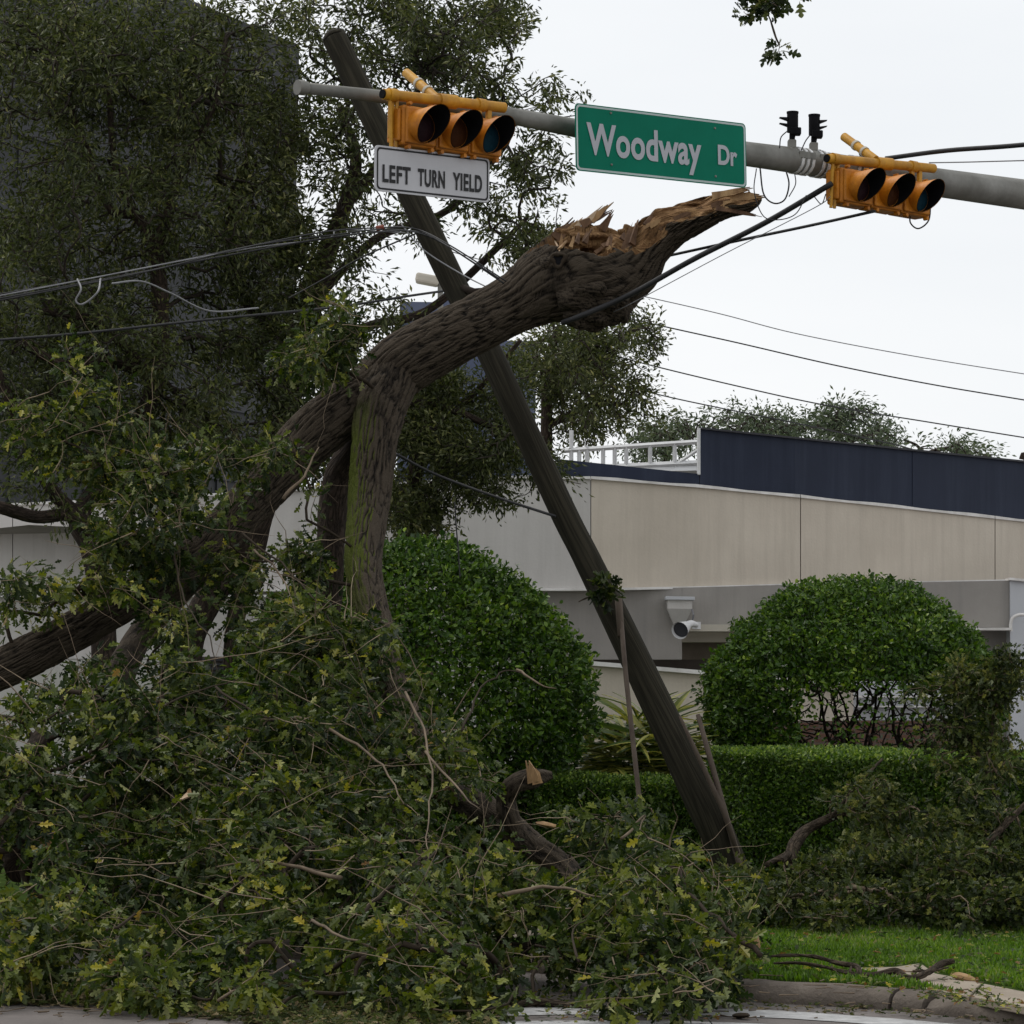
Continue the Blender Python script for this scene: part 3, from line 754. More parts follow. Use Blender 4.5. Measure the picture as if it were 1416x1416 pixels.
# blue buildings
def block(px0, px1, pyt, Y, name, label, nf):
    t = thing(name, label, 'building', at((px0 + px1) / 2, 970, Y) * [1, 1, 0])
    a_, b_ = at(px0, pyt, Y), at(px1, pyt, Y); z = a_[2]
    MB().box(((a_[0] + b_[0]) / 2, Y + 8, z / 2), (b_[0] - a_[0], 16, z)).build('facade', M['blueb'], t)
    for k in range(nf):
        zc = z - 1.3 - k * 2.2
        if zc < 2: break
        nw = max(2, int((b_[0] - a_[0]) / 1.6)); w_ = (b_[0] - a_[0]) / nw
        for q in range(nw):
            MB().box((a_[0] + (q + .5) * w_, Y - .02, zc), (w_ * .7, .14, 1.1)).build('window', M['bluebwin'], t)
block(553, 612, 417, 130, 'apartment_block', 'blue grey building seen under the parking light head', 9)
block(613, 627, 405, 131, 'stair_tower', 'narrow blue grey block right of the light pole', 9)
block(628, 742, 470, 128, 'apartment_block', 'wide pale blue building behind the leaning pole and broken trunk', 9)
# parking light
pl = thing('parking_light', 'grey shoebox parking light on a pale pole above the blue building', 'street light', at(609, 700, 60) * [1, 1, 0] + [0, 0, .15])
MB().cyl(at(609, 700, 60), at(609, 384, 60), .08, .06, 10).build('pole', M['galv'], pl, smooth=True)
h0, h1 = at(575, 384, 60), at(607, 390, 60)
ax = unit(h1 - h0); MB().box((h0 + h1) / 2, (np.linalg.norm(h1 - h0), .4, .2), [ax, [0, 1, 0], np.cross(ax, [0, 1, 0])]).build('lamp_head', M['beige'], pl, bevel=.05)
MB().box(h1 + [.06, 0, .0], (.2, .12, .12)).build('bracket', M['galv'], pl)

# ================================================================== SIGNAL MAST ARM
def armY(px):
    q = (px - 708) / F
    t = (q * 20 - .46) / (.777 - .629 * q)
    return 20 + .629 * t
mast = thing('signal_mast_arm', 'long grey tapered mast arm carrying the two yellow signals and the green sign', 'mast arm', at(1600, 300, armY(1600)) * [1, 1, 0])
AP = [(415, 121), (540, 135), (690, 157), (800, 178), (960, 203), (1100, 222), (1250, 246), (1416, 269), (1600, 297), (1900, 345)]
AR = [8, 9.6, 11.8, 13.5, 16.5, 18.5, 20, 21.5, 22, 23]
ap = np.array([at(x, y, armY(x)) for x, y in AP]); ar = [r * armY(x) / F for (x, y), r in zip(AP, AR)]
MB().tube(ap, ar, 12).build('arm', M['galv'], mast, smooth='all')
MB().cyl(at(411, 120.5, armY(411)), at(420, 121.5, armY(420)), .05, .05, 10).build('end_cap', M['galv'], mast, smooth=True)
MB().cyl(at(420, 121.5, armY(420)), at(424, 122, armY(424)), .045, .045, 12).build('end_collar', M['galv'], mast, smooth=True)
pb = at(1900, 345, armY(1900)); MB().cyl([pb[0], pb[1], 0.15], [pb[0], pb[1], pb[2] + .5], .19, .16, 16).build('mast_post', M['galv'], mast, smooth=True)
EX = unit(np.array([.777, .629, 0]))
def armframe(px, py, dy, px2, py2, dY=0.0):
    a_ = at(px, py, armY(px) + dY); b_ = at(px2, py2, armY(px2) + dY)
    ex = unit(b_ - a_); ez = unit(np.array([0, 0, 1.0]) - ex * ex[2]); f = np.cross(ex, ez)
    return a_, ex, ez, f, np.linalg.norm(b_ - a_)
def mat4(o_, ex, ey, ez):
    m = Matrix.Identity(4)
    for i in range(3):
        m[i][0] = ex[i]; m[i][1] = ey[i]; m[i][2] = ez[i]; m[i][3] = o_[i]
    return m
def bands(px, w=2, n=1):
    for k in range(n):
        x = px + k * 7
        c = np.array([np.interp(x, [p[0] for p in AP], ap[:, i]) for i in range(3)]); r = np.interp(x, [p[0] for p in AP], ar) + .006
        MB().cyl(c - EX * .012, c + EX * .012, r, r, 16).build('clamp_band', M['white'], mast, smooth=True)
        MB().box(c - np.array([.6, -.78, 0]) * -0.0 + np.array([.45, -.6, 0.25]) * r * 1.15, (.04, .04, .05)).build('band_buckle', M['galv'], mast)
bands(1098, n=3); bands(1126, n=2); bands(1174, n=3)

# ================================================================== TRAFFIC SIGNALS
def signal(p0, p1, label, tubeA, tubeB, backpipe, scale=1.0, tuft=False):
    """p0,p1: photo pixels of the left and right ends of the housing's axis"""
    a_, ex, ez, f, L = armframe(p0[0], p0[1], 0, p1[0], p1[1], -0.28)
    Mx = mat4(a_, ex, -f, ez)       # local x along the head, -y is the facing side
    s = thing('traffic_signal', label, 'traffic signal', a_, 'yellow three lamp signals on the mast arm', Mx)
    n = 3; w = L / n; h = .268; d = .16
    for k in range(n):
        cx = (k + .5) * w
        hb = MB().box((cx, 0, 0), (w - .004, d, h)).build('housing_section', M['yellow'], s, bevel=.018)
        dr = MB().box((cx, -d / 2 - .012, 0), (w - .03, .024, h - .03)).build('door', M['yellow'], hb, bevel=.01)
        for q in (-.35, .35):
            MB().cyl((cx + q * w, -d / 2 - .02, -h / 2 - .012), (cx + q * w, -d / 2 + .02, -h / 2 - .012), .014, .014, 8).build('latch', M['yellow'], hb)
            MB().cyl((cx + q * w * .9, -d / 2 - .02, h / 2 + .01), (cx + q * w * .9, -d / 2 + .02, h / 2 + .01), .012, .012, 8).build('hinge', M['yellow'], hb)
        rl = .101; yb = -d / 2 - .024
        # lens, a shallow dome
        rr_ = np.linspace(0, 1.02, 6); V = [(cx, yb - .032, 0)]; fcs = []
        for i, q in enumerate(rr_[1:]):
            for j in range(24):
                t = j * math.tau / 24; V.append((cx + rl * q * math.cos(t), yb - .002 - .03 * (1 - min(q, 1) ** 2), rl * q * math.sin(t)))
        for j in range(24): fcs.append((0, 1 + (j + 1) % 24, 1 + j))
        for i in range(4):
            for j in range(24):
                a2 = 1 + i * 24 + j; b2 = 1 + i * 24 + (j + 1) % 24; fcs.append((a2, b2, b2 + 24, a2 + 24))
        MB().add(V, fcs).build('lens', [M['lensr'], M['lensa'], M['lensg']][k], s, smooth='all')
        # cut-away tunnel visor
        for nm, r, mt in (('visor', rl + .011, M['yellow']), ('visor_lining', rl + .005, M['black'])):
            V = []; fcs = []; nn = 32; R_ = 6
            for j in range(nn):
                t = j * math.tau / nn; up_ = math.sin(t)
                Ln = .02 + .205 * (0.5 + 0.5 * up_) ** .8
                for i in range(R_):
                    q = i / (R_ - 1); V.append((cx + r * math.cos(t) * (1 + .02 * q), yb + .004 - Ln * q, r * up_ * (1 + .02 * q) - .0 * q))
            for j in range(nn):
                for i in range(R_ - 1):
                    a2 = j * R_ + i; b2 = ((j + 1) % nn) * R_ + i; fcs.append((a2, b2, b2 + 1, a2 + 1))
            MB().add(V, fcs).build(nm, mt, s, smooth='all')
    # end caps
    for x in (-.012, L + .012):
        MB().box((x, 0, 0), (.024, d * .8, h * .8)).build('end_plate', M['yellow'], s, bevel=.01)
    # top tube and hangers, given in world space
    Mi = np.array(Mx.inverted())
    def loc(p): p = np.asarray(p, float); return Mi[:3, :3] @ p + Mi[:3, 3]
    tA = loc(at(tubeA[0], tubeA[1], armY(tubeA[0]) - .3)); tB = loc(at(tubeB[0], tubeB[1], armY(tubeB[0]) - .3))
    tr = .036
    MB().cyl(tA, tB, tr, tr, 16).build('bracket_tube', M['yellow2'], s, smooth=True)
    tm = tA + (tB - tA) * .52
    MB().cyl(tm - (tB - tA) * .07, tm + (tB - tA) * .07, tr + .012, tr + .012, 16).build('tee_fitting', M['yellow2'], s, smooth=True)
    for q in (.07, .8):
        c = tA + (tB - tA) * q; MB().cyl(c - [.03, 0, 0], c + [.03, 0, 0], tr + .009, tr + .009, 12).build('clamp', M['yellow2'], s, smooth=True)
    MB().cyl(tA - [.012, 0, 0], tA + [.004, 0, 0], tr - .006, tr - .006, 16).build('tube_plug', M['black'], s)
    # left hanger: flat bars down to the housing end
    c = tA + (tB - tA) * .08
    hb_ = np.array([-.03, -.02, -h * .42])
    for sx in (-.03, .03):
        MB().tube([c + [sx, 0, 0], [c[0] * .5 + hb_[0] * .5 + sx * .8, hb_[1], c[2] * .45], hb_ + [sx * .6, 0, -.06]], .013, 6).build('hanger_bar', M['yellow2'], s, smooth=True)
    MB().box((c[0] - .005, .0, (c[2] - h * .3) / 2), (.045, .02, c[2] + h * .35)).build('hanger_plate', M['yellow2'], s, bevel=.006)
    c2 = tA + (tB - tA) * .82
    for sx in (-.035, .05):
        MB().box((c2[0] + sx, c2[1], (c2[2] + h / 2) / 2), (.035, .03, max(.05, c2[2] - h / 2))).build('hanger_bar', M['yellow2'], s, bevel=.004)
    # pipe running back over the arm
    bp0 = loc(at(backpipe[0][0], backpipe[0][1], armY(backpipe[0][0]) - .3)); bp1 = loc(at(backpipe[1][0], backpipe[1][1], armY(backpipe[1][0]) + .22))
    MB().cyl(bp0, bp1, .033, .033, 14).build('support_pipe', M['yellow2'], s, smooth=True)
    MB().cyl(bp1 - (bp1 - bp0) * .004, bp1 + (bp1 - bp0) * .006, .027, .027, 14).build('pipe_plug', M['beige'], s)
    for q in (.35, .62):
        c = bp0 + (bp1 - bp0) * q; dd = unit(bp1 - bp0)
        MB().cyl(c - dd * .012, c + dd * .012, .04, .04, 14).build('pipe_band', M['beige'], s, smooth=True)
    ca = bp0 + (bp1 - bp0) * .55
    ce = loc(at(backpipe[1][0] + 22, backpipe[1][1] + 42, armY(backpipe[1][0] + 22)))
    MB().tube([ca, (ca + ce) / 2 + [.02, 0, .01], ce], .011, 6).build('strap', M['galv'], s)
    return s, Mx
sig1, SM1 = signal((547, 174), (682, 196), 'yellow three lamp signal with the left turn yield sign under it', (530, 130), (697, 149), ((608, 140), (562, 101)))
sig2, SM2 = signal((1153, 257), (1276, 279), 'yellow three lamp signal at the right, nearest the black sensors', (1144, 219), (1291, 233), ((1211, 221), (1167, 189)))

# ================================================================== SIGNS
def rrect(w, h, r, n=6):
    P = []
    for cx, cz, a0 in ((w / 2 - r, h / 2 - r, 0), (-w / 2 + r, h / 2 - r, 90), (-w / 2 + r, -h / 2 + r, 180), (w / 2 - r, -h / 2 + r, 270)):
        for k in range(n + 1):
            t = math.radians(a0 + 90 * k / n); P.append((cx + r * math.cos(t), 0, cz + r * math.sin(t)))
    return np.array(P)
def ringmesh(o_, i_):
    n = len(o_); return np.vstack([o_, i_]), [(k, (k + 1) % n, n + (k + 1) % n, n + k) for k in range(n)]
def textobj(txt, size, mat, parent, pos, xs=1.0, off=0.0, name='lettering', spacing=1.0):
    cu = bpy.data.curves.new('t', 'FONT'); cu.body = txt; cu.size = size; cu.offset = off; cu.extrude = .0008; cu.align_x = 'LEFT'; cu.space_character = spacing
    cu.resolution_u = 6
    t = bpy.data.objects.new('t', cu); COL.objects.link(t)
    bpy.context.view_layer.update()
    me = bpy.data.meshes.new_from_object(t.evaluated_get(bpy.context.evaluated_depsgraph_get()))
    bpy.data.objects.remove(t)
    co = np.empty(len(me.vertices) * 3); me.vertices.foreach_get('co', co); co = co.reshape(-1, 3)
    new = np.stack([co[:, 0] * xs + pos[0], pos[1] - co[:, 2], co[:, 1] + pos[2]], 1)
    me.vertices.foreach_set('co', new.ravel()); me.update()
    me.materials.clear(); me.materials.append(mat); me.name = name
    ob = bpy.data.objects.new(name, me); COL.objects.link(ob); ob.parent = parent
    return ob, new
def fit_text(txt, mat, parent, x0, x1, zb, cap, off, spacing=1.0):
    """place text so that it spans x0..x1 with baseline zb and cap height cap"""
    size = cap / .73
    ob, co = textobj(txt, size, mat, parent, (0, 0, 0), 1.0, off, spacing=spacing)
    xs = (x1 - x0) / (co[:, 0].max() - co[:, 0].min())
    x = co[:, 0] * xs; x = x - x.min() + x0
    new = np.stack([x, co[:, 1] - .0045, co[:, 2] + zb], 1)
    ob.data.vertices.foreach_set('co', new.ravel()); ob.data.update()
    return ob
def sign(corners, dY, label, plate, border, bt, inset, r, name, thick=.004, bolts=()):
    """corners: photo px of TL, TR, BL; board size is taken from them"""
    TL = at(*corners[0], armY(corners[0][0]) + dY); TR = at(*corners[1], armY(corners[1][0]) + dY)
    ex = unit(TR - TL); w = np.linalg.norm(TR - TL)
    BLx, BLy = corners[2]
    ez = np.array([0, 0, 1.0]); BL = at(BLx, BLy, armY(corners[0][0]) + dY)
    ez = unit(TL - BL); ez = unit(ez - ex * np.dot(ez, ex)); h = np.linalg.norm(TL - BL)
    f = np.cross(ex, ez); c = TL + ex * w / 2 - ez * h / 2
    Mx = mat4(c, ex, -f, ez)
    s = thing(name, label, 'sign', c, None, Mx)
    P = rrect(w, h, r); n = len(P)
    MB().prism(P, (0, thick, 0)).build('plate', plate, s)
    oV, oF = ringmesh(rrect(w - 2 * inset, h - 2 * inset, r * .9), rrect(w - 2 * inset - 2 * bt, h - 2 * inset - 2 * bt, r * .7))
    mk('border', oV + [0, -.0015, 0], [oF], border, s, False)
    for bx, bz in bolts:
        MB().cyl((bx * w, -.001, bz * h), (bx * w, -.008, bz * h), .009, .007, 10).build('bolt', M['galv'], s)
    for q in (-.3, .3):
        MB().box((q * w, .03, 0), (.04, .05, h * .7)).build('backing_rail', M['galv'], s)
    return s, w, h
sg, w, h = sign([(795, 142), (1031, 171), (792, 235)], -.26, 'green street name sign hung on the mast arm between the signals', M['signgreen'], M['signborder'], .014, .008, .035, 'street_sign', bolts=((-.3, .41), (.31, .37), (-.3, -.36), (.31, -.37)))
fit_text('Woodway', M['signwhite'], sg, -w * .44, w * .225, -h * .225, h * .47, .008, spacing=1.04)
fit_text('Dr', M['signwhite'], sg, w * .325, w * .442, -h * .17, h * .3, .006)
sy, w, h = sign([(519, 200), (677, 219), (515, 263)], -.34, 'white left turn yield sign under the left signal', M['signplate'], M['signblack'], .012, .012, .03, 'left_turn_sign', thick=.012)
fit_text('LEFT', M['signblack'], sy, -w * .44, -w * .2, -h * .28, h * .38, .0045, spacing=1.1)
fit_text('TURN', M['signblack'], sy, -w * .135, w * .1, -h * .28, h * .38, .0045, spacing=1.1)
fit_text('YIELD', M['signblack'], sy, w * .17, w * .43, -h * .28, h * .38, .0045, spacing=1.1)

# ================================================================== SENSORS ON THE ARM
def sensor(px, facing, label):
    Y = armY(px); k = Y / F
    s = thing('signal_sensor', label, 'sensor', at(px, 205, Y), 'black detector heads on the mast arm')
    def p(dx, y, dy=0): return at(px + dx, y, Y + dy)
    y0 = 156 + (4 if px > 1110 else 0)
    MB().cyl(p(0, y0), p(0, y0 + 27), .042, .042, 18).build('canister', M['black'], s, smooth=True)
    MB().cyl(p(0, y0 - 1.5), p(0, y0 + 1), .045, .045, 18).build('cap', M['black'], s, smooth=True)
    MB().box(p(4 * (1 if facing < 0 else 1), y0 + 26, -.01), (.08, .08, .055)).build('terminal_box', M['black'], s, bevel=.008)
    MB().cyl(p(0, y0 + 29), p(-1, y0 + 39), .024, .02, 12).build('neck', M['black'], s, smooth=True)
    MB().box(p(-1, y0 + 44), (.062, .07, .07)).build('base_block', M['galv'], s, bevel=.008)
    MB().box(p(-2, y0 + 49.5), (.12, .07, .02)).build('saddle', M['galv'], s, bevel=.005)
    for i, dz in enumerate((7, 15)):
        a_ = p(facing * 6, y0 + dz + (1 if i else 0)); 
        tip = p(facing * 18, y0 + dz - 1); lo = p(facing * 7, y0 + dz + 4)
        MB().prism([a_ + [0, -.03, 0], tip + [0, -.012, 0], lo + [0, -.03, 0]], (0, .06, 0)).build('hood', M['black'], s)
    return s
sensor(1096, -1, 'black detector head with hoods facing left')
sensor(1126, 1, 'black detector head with hoods facing right')

# ================================================================== CABLES
def cable(pts, Y, r, label, mat='wire', name='overhead_cable', n=8):
    P = np.array([(p[0], p[1], (p[2] if len(p) > 2 else Y)) for p in pts], float)
    Q = catmull(P, n); C = at(Q[:, 0], Q[:, 1], Q[:, 2])
    b = MB().tube(C, r, 7)
    o = b.build(name, M[mat], None, smooth='all')
    tag(o, label, 'cable'); return o
cable([(1225, 219, 22.2), (1310, 208, 21.8), (1416, 200, 21.3), (1600, 180, 20.5)], 0, .019, 'thick black cable running right from the right signal')
cable([(1285, 225, 22.4), (1340, 224, 22), (1416, 222, 21.5), (1600, 218, 21)], 0, .005, 'thin grey cable running right just under the thick one', 'wiregrey')
cable([(1150, 254, 21.2), (1060, 307, 21.6), (960, 358, 22), (872, 407, 22.35), (800, 438, 22.38), (778, 446, 22.5)], 0, .022, 'thick black cable sloping from the right signal down across the broken trunk')
cable([(1210, 292, 21.4), (1120, 312, 21.8), (1020, 333, 22.3), (905, 358, 23.3), (800, 382, 24.5)], 0, .012, 'thinner black cable crossing under the thick sloping one')
cable([(1148, 272, 21.2), (1125, 288, 21.3), (1000, 352, 21.8), (880, 416, 22.3), (845, 433, 22.6)], 0, .0035, 'hair thin wire below the thick sloping cable', 'wiregrey')
cable([(1046, 233, 21), (1043, 265, 21), (1055, 298, 21), (1075, 304, 21), (1100, 296, 21), (1115, 270, 21)], 0, .004, 'thin wire loop hanging below the arm at the right end of the green sign')
cable([(1051, 232, 21), (1056, 268, 21), (1070, 281, 21), (1085, 276, 21), (1091, 255, 21), (1087, 236, 21)], 0, .006, 'small black wire loop just right of the broken wood tip')
cable([(1091, 272, 21), (1100, 255, 21), (1099, 240, 21)], 0, .004, 'short wire end below the sensors')
cable([(1287, 282, 21.8), (1284, 305, 21.8), (1270, 316, 21.8), (1259, 308, 21.8), (1259, 293, 21.8)], 0, .006, 'black wire loop under the right signal')
cable([(1126, 272, 21.2), (1136, 282, 21.2), (1142, 268, 21.2)], 0, .004, 'tiny kinked wire left of the right signal')
cable([(1078, 205, 20.9), (1080, 190, 20.9), (1089, 181, 20.9)], 0, .0045, 'short wire at the left sensor')
cable([(1108, 208, 21), (1114, 195, 21), (1120, 187, 21)], 0, .0045, 'short wire between the two sensors')
cable([(-80, 420, 19.5), (120, 386, 20.2), (300, 350, 20.8), (440, 322, 21.3), (520, 315, 22), (572, 316, 23), (620, 338, 22.6), (700, 389, 22.4)], 0, .006, 'black cable bundle from the left edge to the trunk, upper strand')
cable([(-80, 427, 19.5), (120, 391, 20.2), (300, 356, 20.8), (440, 331, 21.3), (520, 321, 22), (580, 321, 23), (625, 344, 22.6), (697, 392, 22.4)], 0, .007, 'black cable bundle from the left edge to the trunk, lower strand')
cable([(-80, 424, 19.4), (110, 388, 20.1), (330, 346, 20.9), (450, 330, 21.4), (470, 318, 21.6), (560, 322, 22.8)], 0, .005, 'grey cable twisted into the upper bundle', 'wiregrey')
cable([(-80, 430, 19.6), (60, 404, 19.9), (210, 374, 20.4), (350, 340, 20.9), (460, 325, 21.4), (530, 317, 22), (590, 326, 22.9), (660, 366, 22.5), (690, 385, 22.4)], 0, .0055, 'black cable bundle from the left edge to the trunk, middle strand that crosses the others')
cable([(520, 316, 22), (531, 314, 22)], 0, .022, 'dull red tape wrap on the cable bundle', 'wirered', 'cable_tape')
cable([(575, 323, 23), (500, 356, 23.5), (450, 385, 24), (400, 412, 24.5)], 0, .007, 'thin cable slanting down left from the leaning pole')
cable([(-80, 476, 22), (100, 462, 22.6), (250, 446, 23.2), (330, 438, 23.6), (470, 424, 24.5), (560, 410, 25), (630, 400, 25.6)], 0, .011, 'black cable crossing the trees below the bundle')
cable([(107, 386, 20.1), (112, 400, 20), (105, 415, 20), (112, 421, 20), (125, 414, 20), (136, 402, 20), (139, 385, 20.2)], 0, .007, 'pale cable loop hanging from the bundle at the left', 'wiregrey')
cable([(155, 392, 20.1), (195, 389, 20.3), (235, 405, 20.6), (290, 430, 21), (357, 426, 21.5)], 0, .007, 'slack grey cable drooping below the bundle', 'wiregrey')
cable([(548, 628, 24), (600, 655, 24.2), (680, 685, 24), (768, 714, 23.7)], 0, .012, 'black cable from the mossy trunk to the leaning pole')
cable([(629, 695, 25), (631, 730, 25), (634, 765, 25), (636, 800, 25)], 0, .006, 'vertical wire hanging above the round bush')
cable([(555, 310, 24.3), (585, 345, 24.2), (640, 380, 24), (690, 405, 23.5)], 0, .006, 'thin wire between the leaning pole and the trunk', 'wiregrey')
for i, (P_, lb) in enumerate([
        ([(560, 330), (700, 368), (900, 412), (1000, 435), (1100, 461), (1250, 490), (1416, 517), (1700, 560)], 'highest of the four thin sky wires'),
        ([(700, 400), (890, 445), (1020, 474), (1150, 504), (1280, 530), (1416, 553), (1700, 600)], 'second from the top of the thin sky wires'),
        ([(700, 452), (880, 500), (1016, 533), (1140, 560), (1280, 583), (1416, 605), (1700, 650)], 'third from the top of the thin sky wires'),
        ([(780, 510), (900, 543), (1000, 565), (1100, 585), (1250, 618), (1300, 636), (1416, 647), (1700, 690)], 'lowest of the four thin sky wires')]):
    cable([(x, y, 62 + i * 3) for x, y in P_], 0, .016 if i else .011, lb, 'wire' if i else 'wiregrey')

# ================================================================== LEANING UTILITY POLE
up_ = thing('utility_pole', 'snapped dark wooden utility pole leaning left behind the broken trunk', 'pole', gnd(1024, 1215, .15))
barktube('pole_shaft', [(464, 56, 17, 24.9), (467, 62, 17.5, 24.9), (525, 181, 17.8, 24.7), (583, 300, 18, 24.5), (630, 397, 18.3, 24.4), (678, 490, 18.5, 24.2), (775, 700, 19, 23.9), (815, 780, 19.5, 23.8), (896, 948, 22, 23.6), (970, 1105, 24, 23.4), (1005, 1180, 22, 23.4), (1030, 1240, 20, 23.4)], M['woodpole'], up_, n=24, per=8, amp=.003, seed=4, fu=6, fv=.5)
b = MB(); b.tube([at(x, y, 23.2) for x, y in [(940, 990), (965, 1045), (1000, 1120), (1020, 1180)]], [.012, .022, .025, .02], 6); b.build('split_sliver', M['rod'], up_, smooth='all')
MB().tube([at(640, 398, 24.3), at(655, 404, 24.2), at(668, 400, 24.2)], [.03, .035, .015], 7).build('broken_stub', M['barkdark'], up_, smooth='all')
def rod(pts, Y, r, label, name='wooden_guard_rod'):
    o = MB().tube([at(x, y, Y_) for x, y, Y_ in pts], r, 8).build(name, M['rod'], None, smooth='all'); tag(o, label, 'rod'); return o
rod([(965, 988, 23.6), (985, 1060, 23.5), (1004, 1130, 23.3), (1021, 1186, 23.2), (1030, 1225, 23.1)], 0, [.018, .024, .026, .028, .028], 'tan guard rod standing right of the leaning pole foot')
gl = thing('guy_anchor_rod', 'thin brown anchor rod with a thicker sleeve, left of the leaning pole foot', 'rod', gnd(889, 1215, .15))
MB().tube([at(856, 828, 23.5), at(866, 940, 23.2), at(878, 1050, 22.9), at(888, 1140, 22.7), at(892, 1225, 22.5)], .02, 8).build('rod_shaft', M['rod'], gl, smooth='all')
MB().tube([at(855, 826, 23.48), at(857, 852, 23.44), at(859, 880, 23.38)], .031, 10).build('sleeve', M['rod'], gl, smooth='all')
# ================================================================== FALLEN OAK
ft = thing('fallen_oak', 'fallen oak with snapped mossy trunk, its crown piled across the verge', 'tree', (at(560, 1200, 19)[0], 19, 0.15))
C_roots = []
def limb(name, path, n=20, per=7, amp=.006, seed=0, mat='bark', moss=None, clip=None, root=True, fu=9, fv=2.2):
    ob, C, R = barktube(name, path, M[mat], ft, n=n, per=per, amp=amp, seed=seed, moss=moss, clip=clip, fu=fu, fv=fv)
    if root: C_roots.append(C)
    return ob, C, R
limb('trunk', [(-100, 968, 25, 20.5, 9), (30, 912, 28, 20.8, 9), (150, 845, 27, 21.3, 9), (270, 770, 27, 21.8, 9), (350, 690, 32, 22.3, 9), (430, 605, 37, 22.6, 9), (515, 540, 40, 22.8, 9),
      (560, 502, 44, 22.8, 9), (620, 468, 41, 22.8, 9), (670, 442, 39, 22.8, 9), (715, 418, 41, 22.8, 2), (755, 396, 54, 22.8, 1.1), (790, 383, 66, 22.8, .72), (830, 377, 68, 22.8, .62), (866, 362, 54, 22.8, .5), (895, 334, 38, 22.75, .3),
      (925, 310, 33, 22.7, .25), (960, 292, 30, 22.6, .15), (1000, 279, 23, 22.5, .1), (1032, 275, 19, 22.4, .15), (1046, 274, 11, 22.4, .1), (1053, 273, 3, 22.4, .1)], n=220, per=32, amp=.013, seed=1, clip=True, root=False, fu=10, fv=2.4)
C_roots.append(np.array([at(x, y, Y) for x, y, Y in [(30, 912, 20.8), (150, 845, 21.3), (270, 770, 21.8), (350, 690, 22.3), (430, 605, 22.6)]]))
limb('limb', [(545, 520, 36, 22.75), (526, 565, 36, 22.6), (517, 620, 31, 22.4), (510, 700, 29, 22.1), (503, 790, 25, 21.5), (520, 870, 24, 20.9), (545, 950, 20, 20.1), (582, 1030, 17, 19.4), (612, 1095, 16, 18.9)], n=160, per=40, amp=.011, seed=2, moss=([560, 620, 800, 870], [0, 1, 1, .3]), fu=10, fv=2.6)
limb('limb', [(520, 575, 20, 22.9), (495, 618, 23, 23), (468, 665, 22, 23.1), (458, 740, 20, 23.0), (456, 810, 19, 22.9), (452, 880, 17, 22.8), (462, 960, 14, 22.5)], n=24, per=10, amp=.006, seed=3, moss=([560, 900], [.5, .7]), mat='barkdark')
limb('limb', [(290, 775, 17, 22), (235, 830, 19, 22), (190, 885, 19, 21.8), (160, 950, 22, 21.3), (150, 1020, 18, 20.8)], n=20, amp=.006, seed=6)
limb('limb', [(555, 1115, 12, 20.3), (620, 1100, 16, 19.9), (660, 1115, 21, 19.7), (700, 1140, 20, 19.5), (740, 1172, 18, 19.2), (785, 1200, 14, 18.9), (805, 1240, 10, 18.5)], n=36, per=16, amp=.01, seed=8, fu=12, fv=3)
limb('limb', [(722, 1165, 15, 19.4), (706, 1135, 14, 19.3), (700, 1105, 13, 19.3), (712, 1084, 13, 19.2), (738, 1076, 14, 19.2), (764, 1072, 5, 19.2)], n=28, per=12, amp=.008, seed=9, fu=12, fv=3)
limb('limb', [(630, 1290, 9, 16.9), (670, 1305, 10, 16.8), (720, 1312, 9, 16.7), (760, 1300, 6, 16.8)], n=16, amp=.004, seed=10)
limb('limb', [(120, 1420, 6, 15.4), (30, 1200, 22, 17.5), (18, 1150, 26, 18), (30, 1080, 20, 18.6), (60, 1020, 15, 19)][1:], n=20, amp=.006, seed=12, mat='barkdark')
limb('limb', [(470, 1250, 7, 17.3), (520, 1235, 9, 17.3), (560, 1215, 8, 17.4), (590, 1180, 6, 17.6)], n=12, amp=.003, seed=13)
limb('limb', [(690, 1396, 4, 15.25), (740, 1386, 6, 15.3), (790, 1393, 7, 15.3), (850, 1398, 5, 15.2), (880, 1404, 3, 15.1)], n=12, amp=.003, seed=14, mat='barklog')
limb('limb', [(470, 1240, 10, 18.2), (520, 1170, 13, 18.8), (540, 1090, 15, 19.5), (560, 1010, 17, 20.4)], n=16, amp=.005, seed=15)
# burls and knot on the broken head
def blob(name, c, r, Y, mat, parent, amp=.03, sq=(1, 1, 1), seed=0, wood=0):
    n1, n2 = 70, 100; V = []; UV = []
    for i in range(n1 + 1):
        p = math.pi * i / n1
        for j in range(n2 + 1):
            t = math.tau * j / n2; V.append((math.sin(p) * math.cos(t), math.sin(p) * math.sin(t), math.cos(p))); UV.append((t * .4, p * .4))
    V = np.array(V); rg = np.clip(np.abs(vnoise(V * np.array([7, 15, 15]) + vnoise(V * 3, seed + 4)[:, None], seed + 1)) * 2.6, 0, 1); d = 1 + amp * vnoise(V * 2.2 + seed, seed) + .055 * rg
    f = [(i * (n2 + 1) + j, (i + 1) * (n2 + 1) + j, (i + 1) * (n2 + 1) + j + 1, i * (n2 + 1) + j + 1) for i in range(n1) for j in range(n2)]
    fa = np.array(f); uv = np.array(UV)[fa.ravel()]
    P = at(c[0], c[1], Y) + V * d[:, None] * (r * Y / F) * np.array(sq)
    return mk(name, P, [fa], mat, parent, True, uv=uv, vattr={'wood': np.full(len(V), wood), 'moss': np.zeros(len(V)), 'ridge': np.clip(rg * 1.2 - .15, 0, 1)})
blob('burl', (822, 424), 41, 22.72, M['bark'], ft, .25, (1.05, 1, .85), 3)
blob('burl', (848, 404), 36, 22.72, M['bark'], ft, .25, (.95, 1, 1.05), 13)
blob('torn_heartwood', (812, 328), 27, 22.93, M['bark'], ft, .5, (1.45, .55, .62), 23, 1)
